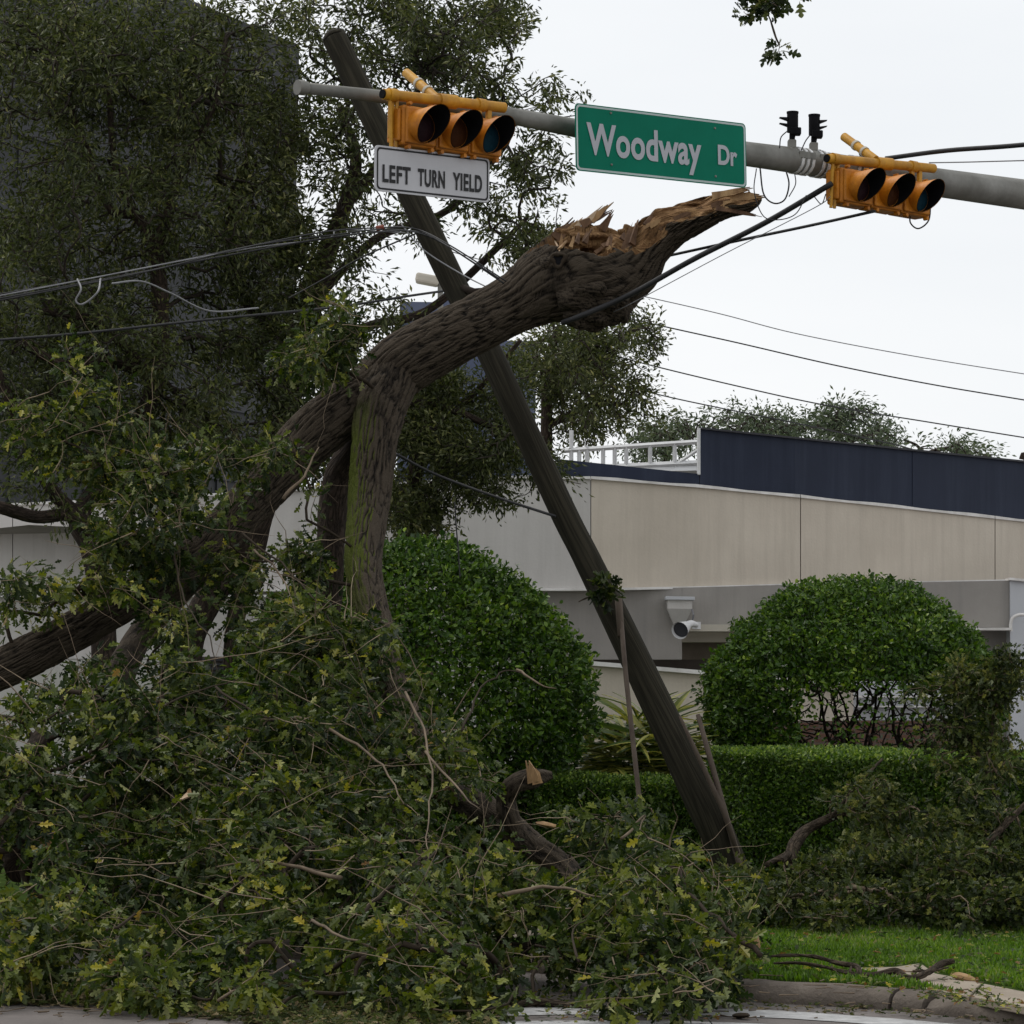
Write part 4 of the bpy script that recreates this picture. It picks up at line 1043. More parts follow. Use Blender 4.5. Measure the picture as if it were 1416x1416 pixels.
blob('torn_heartwood', (874, 326), 13, 22.8, M['bark'], ft, .5, (1.2, .7, .9), 27, 1)
blob('burl', (806, 404), 46, 22.68, M['bark'], ft, .2, (1.05, .95, .8), 5)
blob('burl', (768, 368), 27, 22.62, M['bark'], ft, .25, (1.1, .8, 1), 8)
# knot hole: raised ring with a flat black disc painting the hole's shade
kc_ = at(772, 359, 22.42); t_ = np.linspace(0, math.tau, 17)[:-1]
ring = np.array([kc_ + np.array([math.cos(a), -.02, math.sin(a)]) * (.05 + .012 * math.sin(3 * a)) for a in t_]); ring = np.vstack([ring, ring[:1]])
MB().tube(ring, .016 + .006 * np.sin(np.arange(17) * 1.7), 8, cap=False).build('knot_rim', M['barklog'], ft, smooth='all')
MB().tube([kc_ + [0, .03, 0], kc_ + [0, .002, 0]], [.038, .046], 14).build('knot_hole_shade', M['black'], ft)
# splinters
def shard(a, b, Y0, Y1, w0, mat='wood', thick=.5):
    """a torn plank of wood: uneven sides, a ragged two- or three-pointed end, real thickness"""
    A = at(a[0], a[1], Y0); B = at(b[0], b[1], Y1); k = Y0 / F
    u = unit(B - A); s = unit(np.cross(u, [rng.normal() * .3, -1, .2])); q = np.cross(u, s); L = np.linalg.norm(B - A); w = w0 * k
    lft = [(0, -w * rng.uniform(.8, 1.1)), (.3, -w * rng.uniform(.7, 1.05)), (.6, -w * rng.uniform(.45, .9))]
    nt_ = int(rng.integers(2, 4)); tips = []
    for q_ in range(nt_):
        x0 = -w * .5 + w * (q_ + .2) / nt_
        tips.append((rng.uniform(.75, 1.05) if q_ != nt_ // 2 else 1.0, x0))
        if q_ < nt_ - 1: tips.append((rng.uniform(.5, .75), x0 + w * .35 / nt_))
    rgt = [(.55, w * rng.uniform(.35, .8)), (.28, w * rng.uniform(.6, 1.0)), (0, w * rng.uniform(.8, 1.1))]
    out = lft + tips + rgt
    P = np.array([A + u * L * t + s * x + q * L * .08 * t * t for t, x in out])
    MB().prism(P - q * w * thick * .5, q * w * thick).build('splinter', M[mat], ft)
for a_, b_, w_, m__ in [((768, 330), (794, 303), 9, 'wooddark'), ((782, 326), (806, 300), 6, 'wood'), ((804, 312), (846, 290), 6, 'wooddark'), ((818, 306), (848, 278), 5, 'wood'), ((808, 310), (836, 284), 5, 'woodpale'), ((832, 318), (850, 291), 7, 'wooddark'), ((776, 318), (836, 296), 5, 'woodpale')]:
    shard(a_, b_, 22.9, 22.9, w_, m__, .7)
for q_ in range(15):      # short torn fibres along the front lip
    x0 = rng.uniform(774, 868); f0 = (x0 - 774) / 94; y0 = 350 - 8 * f0 + rng.uniform(-14, 6); ln = rng.uniform(10, 27); an_ = rng.normal(.95, .3)
    shard((x0, y0), (x0 + ln * math.cos(an_), y0 - ln * math.sin(an_)), 22.44 + .1 * rng.random(), 22.52 + .1 * rng.random(), rng.uniform(2, 4.6), rng.choice(['wood', 'woodpale', 'wooddark', 'wood', 'wooddark']), .7)
for a_, b_, w_ in [((864, 348), (876, 306), 7), ((874, 338), (884, 302), 5), ((892, 312), (906, 292), 4)]:
    shard(a_, b_, 22.62, 22.75, w_, 'wooddark', .8)
for a_, b_, w_ in [((1010, 275), (1057, 270), 7), ((1000, 284), (1047, 281), 6), ((990, 288), (1053, 298), 4), ((985, 272), (1040, 259), 6)]:
    shard(a_, b_, 22.4, 22.3, w_, rng.choice(['wood', 'wooddark']))
for q_ in range(16):      # long fibres lying along the torn tongue
    x0 = rng.uniform(890, 990); f0 = (x0 - 890) / 150; y0 = 328 - f0 * 58 + rng.uniform(-14, 10) * (1 - f0 * .5); ln = rng.uniform(25, 55)
    shard((x0, y0), (x0 + ln, y0 - ln * (.55 - f0 * .35)), 22.62 - .25 * f0, 22.58 - .25 * f0, rng.uniform(2, 4), rng.choice(['wood', 'wooddark', 'wood', 'woodpale']), .6)
shard((738, 1082), (730, 1052), 19.1, 19.1, 9); shard((744, 1084), (738, 1058), 19.1, 19.1, 8)
shard((262, 1098), (247, 1106), 17.6, 17.5, 5, 'woodpale'); shard((262, 1100), (262, 1090), 17.6, 17.6, 4, 'wood')
shard((60, 1170), (78, 1150), 17.4, 17.4, 8, 'wood')

# crown of the fallen oak
def frontY(py):
    return np.interp(py, [380, 560, 700, 820, 1000, 1200, 1300, 1400, 1430], [22.4, 21.8, 21.2, 20.3, 18.5, 16.6, 15.5, 14.6, 14.3])
pile = [(0, 905), (110, 900), (250, 905), (330, 850), (430, 800), (500, 820), (560, 900), (600, 960), (640, 1010), (690, 1090), (740, 1130), (860, 1120), (940, 1160), (990, 1220), (1035, 1265), (1040, 1310), (1000, 1345), (1005, 1400), (985, 1445), (700, 1450), (680, 1400), (600, 1420), (430, 1410), (300, 1390), (120, 1375), (-80, 1372), (-80, 920)]
def inpoly(x, y, P):
    P = np.array(P, float); c = np.zeros(len(x), bool); j = len(P) - 1
    for i in range(len(P)):
        c ^= ((P[i, 1] > y) != (P[j, 1] > y)) & (x < (P[j, 0] - P[i, 0]) * (y - P[i, 1]) / (P[j, 1] - P[i, 1] + 1e-9) + P[i, 0]); j = i
    return c
x = rng.uniform(-90, 1050, 9000); y = rng.uniform(780, 1440, 9000)
hole = (vnoise(np.stack([x / 46, y / 38, x * 0], 1), 21) < -.62)
k = inpoly(x, y, pile) & ~hole
k &= ~((x < 50) & (y > 1120) & (y < 1235) & (rng.random(9000) < .8))
k &= ~((np.abs(x - 705) < 50) & (np.abs(y - 1285) < 12))
k &= ~((np.abs(x - 515) < 35) & (y < 870))
k &= ~((np.abs(x - 70) < 75) & (np.abs(y - 880 + (x - 70) * .45) < 32) & (rng.random(9000) < .85))
x, y = x[k], y[k]
Yd = frontY(y) + rng.exponential(.8, len(x)) - .25 + vnoise(np.stack([x / 90, y / 90, x * 0], 1), 5) * .45
T = at(x, y, Yd)
ells = [(425, 440, 65, 45, 1.0, 22.0, .5), (470, 470, 40, 40, .8, 21.9, .4), (440, 500, 60, 40, .5, 22.0, .6), (150, 545, 70, 40, .6, 21.7, .6), (70, 590, 60, 35, .6, 21.5, .6), (40, 565, 30, 12, .5, 21.5, .3),
        (215, 640, 110, 65, .9, 21.4, .8), (110, 640, 80, 45, .6, 21.4, .6), (210, 740, 100, 75, 1.2, 20.9, .7), (340, 790, 70, 55, .8, 20.9, .6), (300, 650, 60, 40, .6, 21.3, .5), (430, 720, 45, 50, .3, 21.4, .5),
        (40, 840, 80, 55, .7, 20.3, .6), (150, 790, 60, 60, .7, 20.6, .5), (230, 850, 90, 60, .8, 20.2, .6), (420, 880, 70, 70, .9, 20.2, .6), (360, 620, 60, 50, .4, 21.6, .5), (470, 850, 40, 40, .5, 20.8, .4), (355, 650, 60, 40, .5, 21.3, .4), (300, 700, 50, 40, .5, 21, .4), (415, 640, 40, 30, .3, 21.6, .3), (450, 880, 60, 60, .8, 20, .4), (390, 800, 45, 60, .8, 20.6, .4), (100, 880, 60, 30, .4, 20.3, .3), (430, 780, 30, 40, .4, 21, .3), (265, 800, 40, 40, .6, 20.4, .3), (380, 690, 40, 40, .35, 21.5, .3), (100, 500, 70, 40, .3, 21.7, .4), (530, 960, 40, 50, .5, 19.4, .3), (60, 700, 60, 25, .2, 21, .3),
        (500, 900, 40, 60, .6, 20.4, .4), (725, 910, 20, 10, .2, 20.5, .3), (780, 850, 32, 24, .6, 20.6, .3), (700, 970, 90, 50, .16, 19.7, .6), (880, 1130, 50, 35, .4, 18.6, .5), (800, 1130, 40, 16, .4, 19.2, .3), (850, 1190, 90, 50, .8, 17.4, .5), (1000, 1240, 40, 25, .6, 17.2, .4)]
ex_, ey_, eY = ellipse_pts(ells, 1950)
T = np.vstack([T, at(ex_, ey_, eY)])
def proj(P):
    d = P - CAM; w_ = d @ fw; return 708 + F * (d @ RT) / w_, 708 - F * (d @ UP) / w_
# openings in the heap where the wall or the bare limbs show
gaps = [[(-80, 690), (85, 690), (135, 735), (135, 790), (95, 800), (60, 785), (-80, 775)], [(262, 830), (300, 805), (330, 810), (335, 930), (268, 935)], [(362, 760), (402, 765), (400, 850), (368, 850)], [(300, 735), (400, 620), (520, 520), (520, 600), (430, 690), (360, 780)],
        [(470, 540), (560, 520), (560, 840), (480, 840)], [(-80, 925), (80, 840), (200, 815), (200, 860), (60, 960), (-80, 1010)], [(150, 900), (205, 850), (225, 880), (180, 960)], [(438, 640), (478, 640), (478, 880), (440, 880)], [(495, 830), (560, 830), (605, 1040), (550, 1040)], [(600, 1080), (690, 1080), (840, 1190), (830, 1230), (760, 1220), (600, 1130)], [(690, 1040), (790, 1040), (770, 1110), (690, 1110)], [(925, 1080), (1060, 1080), (1050, 1225), (985, 1225)], [(560, 720), (900, 720), (860, 1030), (760, 1060), (600, 940)]]
gpx, gpy = proj(T); keepT = np.ones(len(T), bool)
for gi, g in enumerate(gaps): keepT &= ~(inpoly(gpx, gpy, g) & (rng.random(len(T)) < (.93 if gi not in (3, 8) else (.8 if gi == 3 else .45))))
cl = vnoise(T * 2.4, 91) + .6 * vnoise(T * 5.5, 92)
keepT &= (cl > -.02) | (rng.random(len(T)) < .04)
T = T[keepT & (T[:, 2] > 0.05)]
print('fallen targets', len(T))
roots = np.vstack(C_roots)[::4]
nodes, par, nr = grow(roots, T, .25)
A, B, ra, rb, Cn, td, L = branches(nodes, par, nr, tip=.0024, power=.42, sub=3, wob=.16, rmax=.035)
thick = np.maximum(ra, rb) > .0055
V, Fq = prisms(A[thick], B[thick], ra[thick], rb[thick], 5); tag(mk('branches', V, [Fq], M['barklog'], ft, True), kind='stuff')
V, Fq = prisms(A[~thick], B[~thick], ra[~thick], rb[~thick], 3); tag(mk('twigs', V, [Fq], M['twigtan'], ft, True), kind='stuff')
# bare sticks poking out of the heap
bx_ = rng.choice(len(Cn), 900, replace=False); A0 = Cn[bx_]; A0 = A0[A0[:, 2] > .15]; nb = len(A0)
d0 = unit(rng.normal(size=(nb, 3)) * [1.1, .5, .8] + [0, -.35, 0]); ln_ = rng.uniform(.12, .6, (nb, 1)) * (1 + (rng.random((nb, 1)) < .15) * .8); sa, sb, sra, srb = [], [], [], []
bend = rng.normal(size=(nb, 3)) * .28; prev = A0 - [0, .12, 0]; rr0 = rng.uniform(.0016, .0052, nb)
for q_ in range(6):
    nx_ = prev + (d0 + bend * q_ / 5 + rng.normal(size=(nb, 3)) * .13) * ln_ / 6; nx_[:, 2] = np.maximum(nx_[:, 2], .03)
    sa.append(prev); sb.append(nx_); sra.append(rr0 * (1 - q_ * .13)); srb.append(rr0 * (1 - (q_ + 1) * .13)); prev = nx_
V, Fq = prisms(np.vstack(sa), np.vstack(sb), np.concatenate(sra), np.concatenate(srb), 4); tag(mk('bare_sticks', V, [Fq], M['twigpale'], ft, True), kind='stuff')
# hand placed long pale branches seen lying over the pile
fine = [[(0, 1140), (60, 1075), (110, 1050), (160, 1015), (250, 965), (330, 940)], [(205, 985), (150, 1030), (110, 1060), (60, 1100)], [(300, 950), (350, 985), (420, 1010), (470, 1035)], [(400, 990), (450, 1005), (520, 1050), (560, 1110)],
        [(240, 760), (255, 830), (290, 880), (300, 930)], [(560, 960), (585, 1010), (600, 1080), (590, 1150), (595, 1200)], [(500, 1260), (540, 1230), (590, 1195), (620, 1140)], [(430, 1270), (480, 1300), (540, 1320), (600, 1350)],
        [(570, 1270), (590, 1310), (600, 1350), (560, 1375)], [(690, 1240), (740, 1225), (790, 1232), (830, 1240)], [(640, 1010), (660, 960), (700, 925), (735, 940)], [(715, 925), (745, 945), (770, 950)], [(1050, 1320), (1000, 1280), (950, 1230), (945, 1190), (955, 1180)],
        [(860, 1160), (880, 1140), (890, 1130), (880, 1165)], [(335, 740), (400, 790), (450, 850), (500, 935)], [(390, 690), (420, 660), (440, 615)], [(60, 575), (100, 600), (130, 625)], [(350, 760), (390, 800), (410, 850)], [(0, 990), (60, 1000), (100, 960)],
        [(300, 1380), (350, 1360), (400, 1330)], [(800, 1330), (790, 1290), (810, 1270)], [(470, 1215), (380, 1190), (300, 1200)], [(150, 1290), (210, 1260), (260, 1300)], [(590, 1040), (640, 1100), (665, 1120)]]
for i, P_ in enumerate(fine):
    Q = catmull(np.array(P_, float), 5); Y_ = frontY(Q[:, 1]) - .25
    Cc = at(Q[:, 0], Q[:, 1], Y_); r_ = np.linspace(.009, .0025, len(Cc)) * (1 if i % 3 else 1.6)
    Cc = Cc + np.stack([vnoise(Cc * 9, 2), vnoise(Cc * 9, 3), vnoise(Cc * 9, 4)], 1) * .02
    MB().tube(Cc, r_, 6).build('branch', M['twigtan'] if i % 2 else M['barklog'], ft, smooth='all')
# leaves
pos, D, Nn, S = seed_leaves(Cn, td, 15, .12, .083, upn=.6, droop=.45)
k = pos[:, 2] > .02; pos, D, Nn, S = pos[k], D[k], Nn[k], S[k]
patch = vnoise(pos * 1.3, 31) * .22 + vnoise(pos * 5, 33) * .22
rnd = np.clip(rng.beta(1.3, 2.3, len(pos)) + patch, 0, .94)
yl = rng.random(len(pos)) < .012; rnd[yl] = rng.uniform(.9, 1, yl.sum())
order = np.argsort(pos[:, 1] - S * 8); big = order[:300]; rest = order[300:]
leafcloud('foliage', pos[rest], D[rest], Nn[rest], S[rest], rnd[rest], 'oak', M['oakleaf'], ft)
lm = []
for q in range(6):
    V, Fc = leaves_arrays([[0, 0, 0]], [[0, 1, 0]], [[0, 0, 1]], [1.0], 'oak')
    me = bpy.data.meshes.new('leaf'); me.from_pydata(V.tolist(), [], Fc.tolist()); a_ = me.attributes.new('rnd', 'FLOAT', 'FACE'); a_.data.foreach_set('value', [.25 + q * .12] * 2)
    me.materials.append(M['oakleaf']); lm.append(me)
bft = BASE[ft.name]
for i in big:
    d_ = unit(D[i]); n_ = unit(Nn[i] - d_ * np.dot(Nn[i], d_)); s_d = np.cross(d_, n_)
    ob = bpy.data.objects.new('leaf', lm[int(rng.integers(6))]); COL.objects.link(ob); ob.parent = ft
    ob.matrix_basis = mat4(pos[i] - bft, s_d * S[i], d_ * S[i], n_ * S[i])

# ================================================================== STANDING LIVE OAKS
def live_oak(name, label, base, limbs, ells, ncl, m, size, spread, Yoff=0, tip=.0035, rootstep=3, mat='liveoak', bmat='barkdark', clump=-.25, cf=1.1):
    t = thing(name, label, 'tree', base)
    roots = []
    for i, P_ in enumerate(limbs):
        ob, C, R = barktube('trunk' if i == 0 else 'limb', P_, M[bmat], t, n=12, per=6, amp=.004, seed=40 + i)
        roots.append(C[len(C) // 4 if i == 0 else 0:])
    ex, ey, eY = ellipse_pts(ells, ncl); T = at(ex, ey, eY)
    cl = vnoise(T * cf, 71) + .5 * vnoise(T * cf * 2.7, 72); T = T[(cl > clump) | (rng.random(len(T)) < .1)]
    nodes, par, nr = grow(np.vstack(roots)[::rootstep], T, .3)
    A, B, ra, rb, Cn, td, L = branches(nodes, par, nr, tip=tip, power=.42, sub=3, wob=.15, rmax=.06)
    V, Fq = prisms(A, B, ra, rb, 4); tag(mk('branches', V, [Fq], M['twigdark'], t, True), kind='stuff')
    pos, D, Nn, S = seed_leaves(Cn, td, m, spread, size, upn=.5, droop=.25)
    rnd = np.clip(rng.beta(1.6, 2.4, len(pos)) + vnoise(pos * .9, 50) * .2 + vnoise(pos * 3.5, 51) * .15, 0, 1)
    leafcloud('foliage', pos, D, Nn, S, rnd, 'kite', M[mat], t)
    return t
live_oak('live_oak', 'large dark live oak at the left with forked trunk behind the cables', gnd(150, 1120, .15),
    [[(150, 1130, 24, 28), (145, 1000, 20, 28), (142, 850, 17, 28), (126, 760, 15, 28), (110, 715, 14, 28.2), (160, 640, 13, 28.6), (212, 540, 13, 29), (222, 430, 12, 29), (214, 338, 11, 29)],
     [(214, 345, 9, 29), (190, 300, 7, 29), (150, 285, 6, 29), (110, 180, 5, 29), (60, 60, 4, 29)], [(214, 345, 9, 29), (232, 300, 8, 29), (245, 250, 6, 29), (290, 160, 5, 29), (320, 60, 3, 29)], [(190, 300, 6, 29), (160, 230, 5, 29), (150, 120, 4, 29)],
     [(110, 715, 11, 28), (70, 675, 10, 27.8), (30, 590, 9, 27.6), (-20, 480, 7, 27.4)], [(126, 740, 10, 28), (95, 713, 9, 27.8), (50, 715, 9, 27.5), (0, 702, 9, 27.2), (-70, 690, 8, 27)],
     [(222, 520, 10, 29), (150, 500, 8, 28.6), (90, 505, 7, 28), (20, 470, 5, 27.8)], [(215, 530, 9, 29), (140, 450, 7, 28.5), (60, 430, 5, 28)]],
    [(30, 60, 120, 110, .9, 29, 1.6), (150, 90, 130, 110, 1.0, 29.5, 1.6), (280, 120, 110, 100, .95, 29.5, 1.6), (100, 260, 150, 130, .9, 29, 1.8), (280, 270, 110, 110, .8, 29.5, 1.6), (30, 420, 100, 120, .9, 28.5, 1.5), (170, 440, 130, 110, .7, 29, 1.5), (340, 330, 60, 110, .6, 29.5, 1.2),
     (60, 580, 110, 85, 1.0, 28.3, 1.4), (220, 560, 130, 80, .75, 28.8, 1.4), (360, 210, 45, 140, .7, 29.8, 1), (30, 680, 60, 22, .6, 27.5, .6), (100, 715, 30, 14, .3, 27.5, .4), (370, 60, 50, 50, .35, 29.8, 1), (370, 450, 55, 110, .8, 29.8, 1), (320, 440, 70, 90, .9, 29.8, 1), (390, 560, 50, 60, .5, 29.8, .8), (300, 600, 90, 50, .7, 29.5, .9), (420, 645, 70, 32, .7, 29.8, .7), (300, 25, 120, 40, .6, 29.5, 1.2), (120, 600, 90, 60, .5, 28.6, .8)], 4700, 20, .08, .18, clump=-.22, cf=1.8)
live_oak('live_oak', 'live oak behind the left signal with a dark leaning limb', gnd(262, 1120, .15),
    [[(262, 1120, 24, 30), (262, 990, 21, 30), (260, 900, 20, 30), (277, 850, 20, 30), (312, 790, 21, 30), (356, 715, 21, 30), (385, 610, 20, 30.3), (412, 490, 19, 30.5), (440, 385, 16, 30.5), (475, 290, 11, 30.5), (492, 220, 8, 30.5), (470, 150, 6, 30.5)],
     [(318, 1000, 9, 30), (320, 900, 11, 30), (328, 845, 13, 30), (345, 785, 15, 30), (362, 715, 15, 30)], [(475, 290, 8, 30.5), (520, 230, 6, 30.5), (560, 160, 5, 30.5), (600, 80, 4, 30.5)], [(412, 490, 9, 30.5), (330, 400, 8, 30.2), (318, 300, 6, 30), (345, 210, 5, 30)],
     [(430, 420, 8, 30.5), (520, 330, 6, 31), (620, 290, 5, 31.5), (700, 200, 4, 31.5)], [(405, 520, 9, 30.4), (500, 455, 7, 31), (590, 430, 6, 31.5), (680, 350, 5, 31.5), (730, 300, 3, 31.5)], [(390, 590, 8, 30.3), (480, 560, 7, 30.8), (600, 560, 6, 31), (680, 590, 4, 31)]],
    [(440, 40, 70, 60, .5, 30.5, 1.4), (540, 40, 90, 70, .75, 30.8, 1.5), (640, 60, 90, 75, .75, 31, 1.5), (700, 20, 50, 40, .7, 31, 1.2), (740, 140, 75, 38, .6, 31, 1), (470, 180, 80, 110, .5, 30.5, 1.4), (610, 150, 110, 70, .45, 31, 1.2), (540, 290, 110, 70, .15, 30.8, 1.4), (700, 290, 80, 90, .4, 31.2, 1.4), (740, 230, 60, 45, .65, 31.3, 1),
     (450, 350, 60, 80, .5, 30.5, 1.2), (480, 440, 90, 60, .38, 30.6, 1.3), (430, 520, 60, 60, .5, 30.5, 1.2), (590, 400, 90, 30, .03, 31, 1), (740, 330, 50, 40, .35, 31.3, .8), (400, 230, 32, 150, .6, 30, 1), (400, 400, 40, 90, .6, 30, 1)], 3500, 20, .082, .14, clump=.1, cf=2.3)
live_oak('live_oak', 'low hanging live oak foliage between the fallen trunk and the leaning pole', gnd(600, 1130, .15),
    [[(600, 1130, 16, 31.5), (590, 980, 14, 31.5), (575, 820, 13, 31.5), (570, 700, 11, 31.5), (585, 600, 9, 31.5), (610, 520, 6, 31.5)], [(575, 690, 7, 31.5), (640, 640, 5, 31.5), (700, 610, 4, 31.3)], [(590, 600, 6, 31.5), (660, 540, 4, 31.5), (720, 470, 3, 31.5)]],
    [(590, 600, 75, 70, 1.0, 31.5, 1.4), (650, 620, 90, 60, 1.0, 31.5, 1.4), (560, 690, 50, 40, .9, 31.3, 1.2), (650, 690, 75, 25, .55, 31.3, .9), (700, 540, 50, 60, .6, 31.5, 1.1), (600, 530, 50, 40, .7, 31.5, 1), (740, 650, 55, 25, .5, 31.3, .8), (420, 600, 60, 50, .6, 30.8, 1), (590, 730, 40, 25, .7, 31.4, .7), (800, 680, 12, 18, .2, 31.2, .4)], 1900, 24, .075, .19, clump=-.12, cf=2.2)
live_oak('live_oak', 'live oak with straight brown trunk behind the concrete wall and white railing', gnd(756, 1005, .15),
    [[(757, 1000, 9, 47), (757, 800, 9, 47), (756, 620, 8.5, 47), (756, 560, 8, 47), (758, 500, 7, 47), (775, 450, 5, 47)], [(757, 540, 6, 47), (810, 500, 4, 47), (870, 460, 3, 47)], [(756, 590, 5, 47), (820, 560, 4, 47), (870, 560, 3, 47)]],
    [(760, 500, 60, 45, .8, 47, 2), (815, 540, 65, 65, 1.0, 47, 2.2), (850, 460, 55, 45, .65, 47, 2), (800, 470, 60, 50, .7, 47, 2), (885, 455, 35, 30, .4, 47, 1.5), (870, 540, 45, 45, .5, 47, 1.5), (910, 580, 25, 25, .2, 47, 1), (800, 610, 40, 20, .3, 47, 1), (905, 480, 20, 14, .3, 47, 1), (880, 420, 35, 16, .3, 47, 1)], 1200, 22, .105, .27, tip=.006, clump=0, cf=1.8)
# tree behind the roof screen
def far_tree(label, trunk, ells, ncl, Y):
    P0 = trunk[0]
    live_oak('roadside_tree', label, at(P0[0], 970, Y) * [1, 1, 0], [trunk], ells, ncl, 22, .16, .5, tip=.012, mat='farleaf', bmat='barkdark', rootstep=1)
Y = 75
far_tree('round topped tree right behind the end of the white railing', [(920, 700, 6, Y), (920, 640, 5, Y), (930, 600, 4, Y), (950, 590, 3, Y)], [(900, 610, 30, 28, 1, Y, 2), (935, 600, 40, 26, 1, Y, 2), (880, 625, 20, 20, .8, Y, 2), (975, 590, 35, 20, .9, Y, 2)], 150, Y)
far_tree('tree with rounded tufts behind the left part of the dark blue screen', [(1040, 700, 6, Y), (1040, 620, 5, Y), (1050, 590, 4, Y)], [(1035, 585, 35, 20, 1, Y, 2), (1075, 595, 30, 25, .9, Y, 2), (1100, 590, 20, 16, .8, Y, 2), (1010, 580, 25, 16, .8, Y, 2)], 130, Y)
far_tree('tallest open crowned tree behind the dark blue screen', [(1165, 700, 6, Y), (1160, 620, 4, Y), (1158, 590, 3, Y), (1160, 565, 2, Y)], [(1155, 570, 20, 16, .9, Y, 1.5), (1190, 575, 22, 14, .7, Y, 1.5), (1140, 590, 30, 18, .8, Y, 2), (1190, 605, 55, 18, 1.0, Y, 2), (1215, 590, 16, 14, .5, Y, 1.5), (1235, 612, 18, 14, .8, Y, 1.5)], 190, Y)
far_tree('sparse storm stripped tree at the right behind the screen', [(1282, 700, 4, Y), (1278, 640, 3, Y), (1270, 618, 2, Y), (1250, 608, 1.5, Y)], [(1290, 622, 22, 6, .5, Y, 1), (1330, 627, 26, 7, .5, Y, 1), (1360, 632, 30, 5, .4, Y, 1), (1322, 618, 10, 8, .4, Y, 1)], 45, Y)
sn = thing('dead_snag', 'short dark stump end showing above the screen at the right edge', 'stump', at(1420, 970, 70) * [1, 1, 0])
barktube('stump', [(1440, 800, 6, 70), (1432, 680, 6, 70), (1422, 636, 6, 70), (1411, 630, 5, 70)], M['barkdark'], sn, n=10)

# ================================================================== SHRUBS AND HEDGES
def shell_shrub(name, label, px, py, rx, ry, Y, rdepth, n, size, base_py, openf=None, stems=(), mat='shrub', skew=None, cat='shrub', pw=2.3):
    t = thing(name, label, cat, gnd(px, base_py, .15))
    k = Y / F; c = at(px, py, Y)
    d = rdir(int(n * 1.7)); ang = d.copy()
    # superellipse outline, flattened below the widest line
    sc_ = (np.abs(d) ** pw).sum(1) ** (-1 / pw); d = d * sc_[:, None]
    r = 1 - np.minimum(rng.exponential(.085, len(d)), .55)
    bump = 1 + .05 * vnoise(unit(ang) * 4.5 + px * .01, 60) + .06 * vnoise(unit(ang) * 10, 61) + .05 * vnoise(unit(ang) * 24, 62)
    P = d * (r * bump)[:, None]
    zz = P[:, 2]
    if skew is not None: P[:, 0] += skew(zz)
    Wp = c + P * np.array([rx * k, rdepth, ry * k])
    keep = Wp[:, 2] > .2
    if openf is not None: keep &= openf(P, ang)
    keep &= ~((ang[:, 1] > .55) & (rng.random(len(d)) < .5))
    Wp, ang = Wp[keep][:n], ang[keep][:n]
    sh = rng.random(len(Wp)) < .012; Wp[sh] += ang[sh] * rng.uniform(.02, .06, (sh.sum(), 1))
    D = unit(rdir(len(Wp)) + ang * .5 + [0, 0, .25]); Nn = unit(rdir(len(Wp)) * .75 + ang * .7 + [0, 0, .5])
    S = size * rng.uniform(.6, 1.3, len(Wp))
    rnd = np.clip(rng.beta(1.7, 2.2, len(Wp)) + vnoise(Wp * 2.5, 70) * .12 + vnoise(Wp * 9, 73) * .2, 0, 1)
    leafcloud('foliage', Wp, D, Nn, S, rnd, 'oval', M[mat], t, fold=.3)
    # inner stems
    base = gnd(px, base_py, .15)
    roots = []
    for (sx, bx) in stems:
        pth = np.array([at(sx, base_py, Y), at(sx + (bx - sx) * .3 + rng.normal() * 9, base_py - (base_py - py) * .35, Y + rng.normal() * .3), at(bx, py - ry * .1, Y)])
        pth[0][2] = .1
        Q = catmull(pth, 6); Q = Q + np.stack([vnoise(Q * 5, 1), vnoise(Q * 5, 2), 0 * Q[:, 0]], 1) * .04
        MB().tube(Q, np.linspace(rng.uniform(.014, .032), .01, len(Q)), 7).build('stem', M['barkdark'], t, smooth='all'); roots.append(Q)
    if roots:
        sel = rng.choice(len(Wp), min(500, len(Wp)), replace=False)
        T = c + (Wp[sel] - c) * .85
        iq = rdir(620) * (rng.random((620, 1)) ** .5) * .8; iq[:, 2] = rng.uniform(-.75, .2, 620); T = np.vstack([T, c + iq * np.array([rx * k, rdepth, ry * k])]); T = T[T[:, 2] > .3]
        nodes, par, nr = grow(np.vstack(roots)[4:], T, .3)
        A, B, ra, rb, Cn, td, L = branches(nodes, par, nr, tip=.0042, power=.4, sub=3, wob=.18)
        V, Fq = prisms(A, B, ra, rb, 4); tag(mk('branches', V, [Fq], M['twigdark'], t, True), kind='stuff')
    return t
shell_shrub('round_shrub', 'big egg shaped clipped bush left of the leaning pole', 570, 965, 253, 222, 26.5, 1.3, 60000, .058, 1120,
            openf=lambda P, a: ~((P[:, 2] < -.15) & (rng.random(len(P)) < np.clip((-.15 - P[:, 2]) * .9, 0, .6)) & (P[:, 0] < .75)),
            stems=((600, 560), (640, 620), (670, 700), (690, 740), (620, 520), (700, 690), (560, 480)), pw=1.72)
shell_shrub('round_shrub', 'domed clipped bush with bare lower stems behind the right hedge', 1180, 972, 208, 172, 27.5, 1.25, 52000, .052, 1120,
            openf=lambda P, a: ~((P[:, 2] < .2 + .12 * np.sin(P[:, 0] * 8)) & (np.abs(P[:, 0] - .16) < .58) & (rng.random(len(P)) < np.clip((.3 - P[:, 2]) * 4, 0, .93))),
            stems=((1150, 1080), (1165, 1130), (1180, 1185), (1200, 1210), (1235, 1290), (1245, 1340), (1120, 1040), (1100, 1010), (1280, 1350), (1190, 1150), (1140, 1200), (1215, 1160), (1225, 1250), (1260, 1230), (1175, 1220), (1130, 1100), (1250, 1310), (1160, 1060)), pw=1.85)
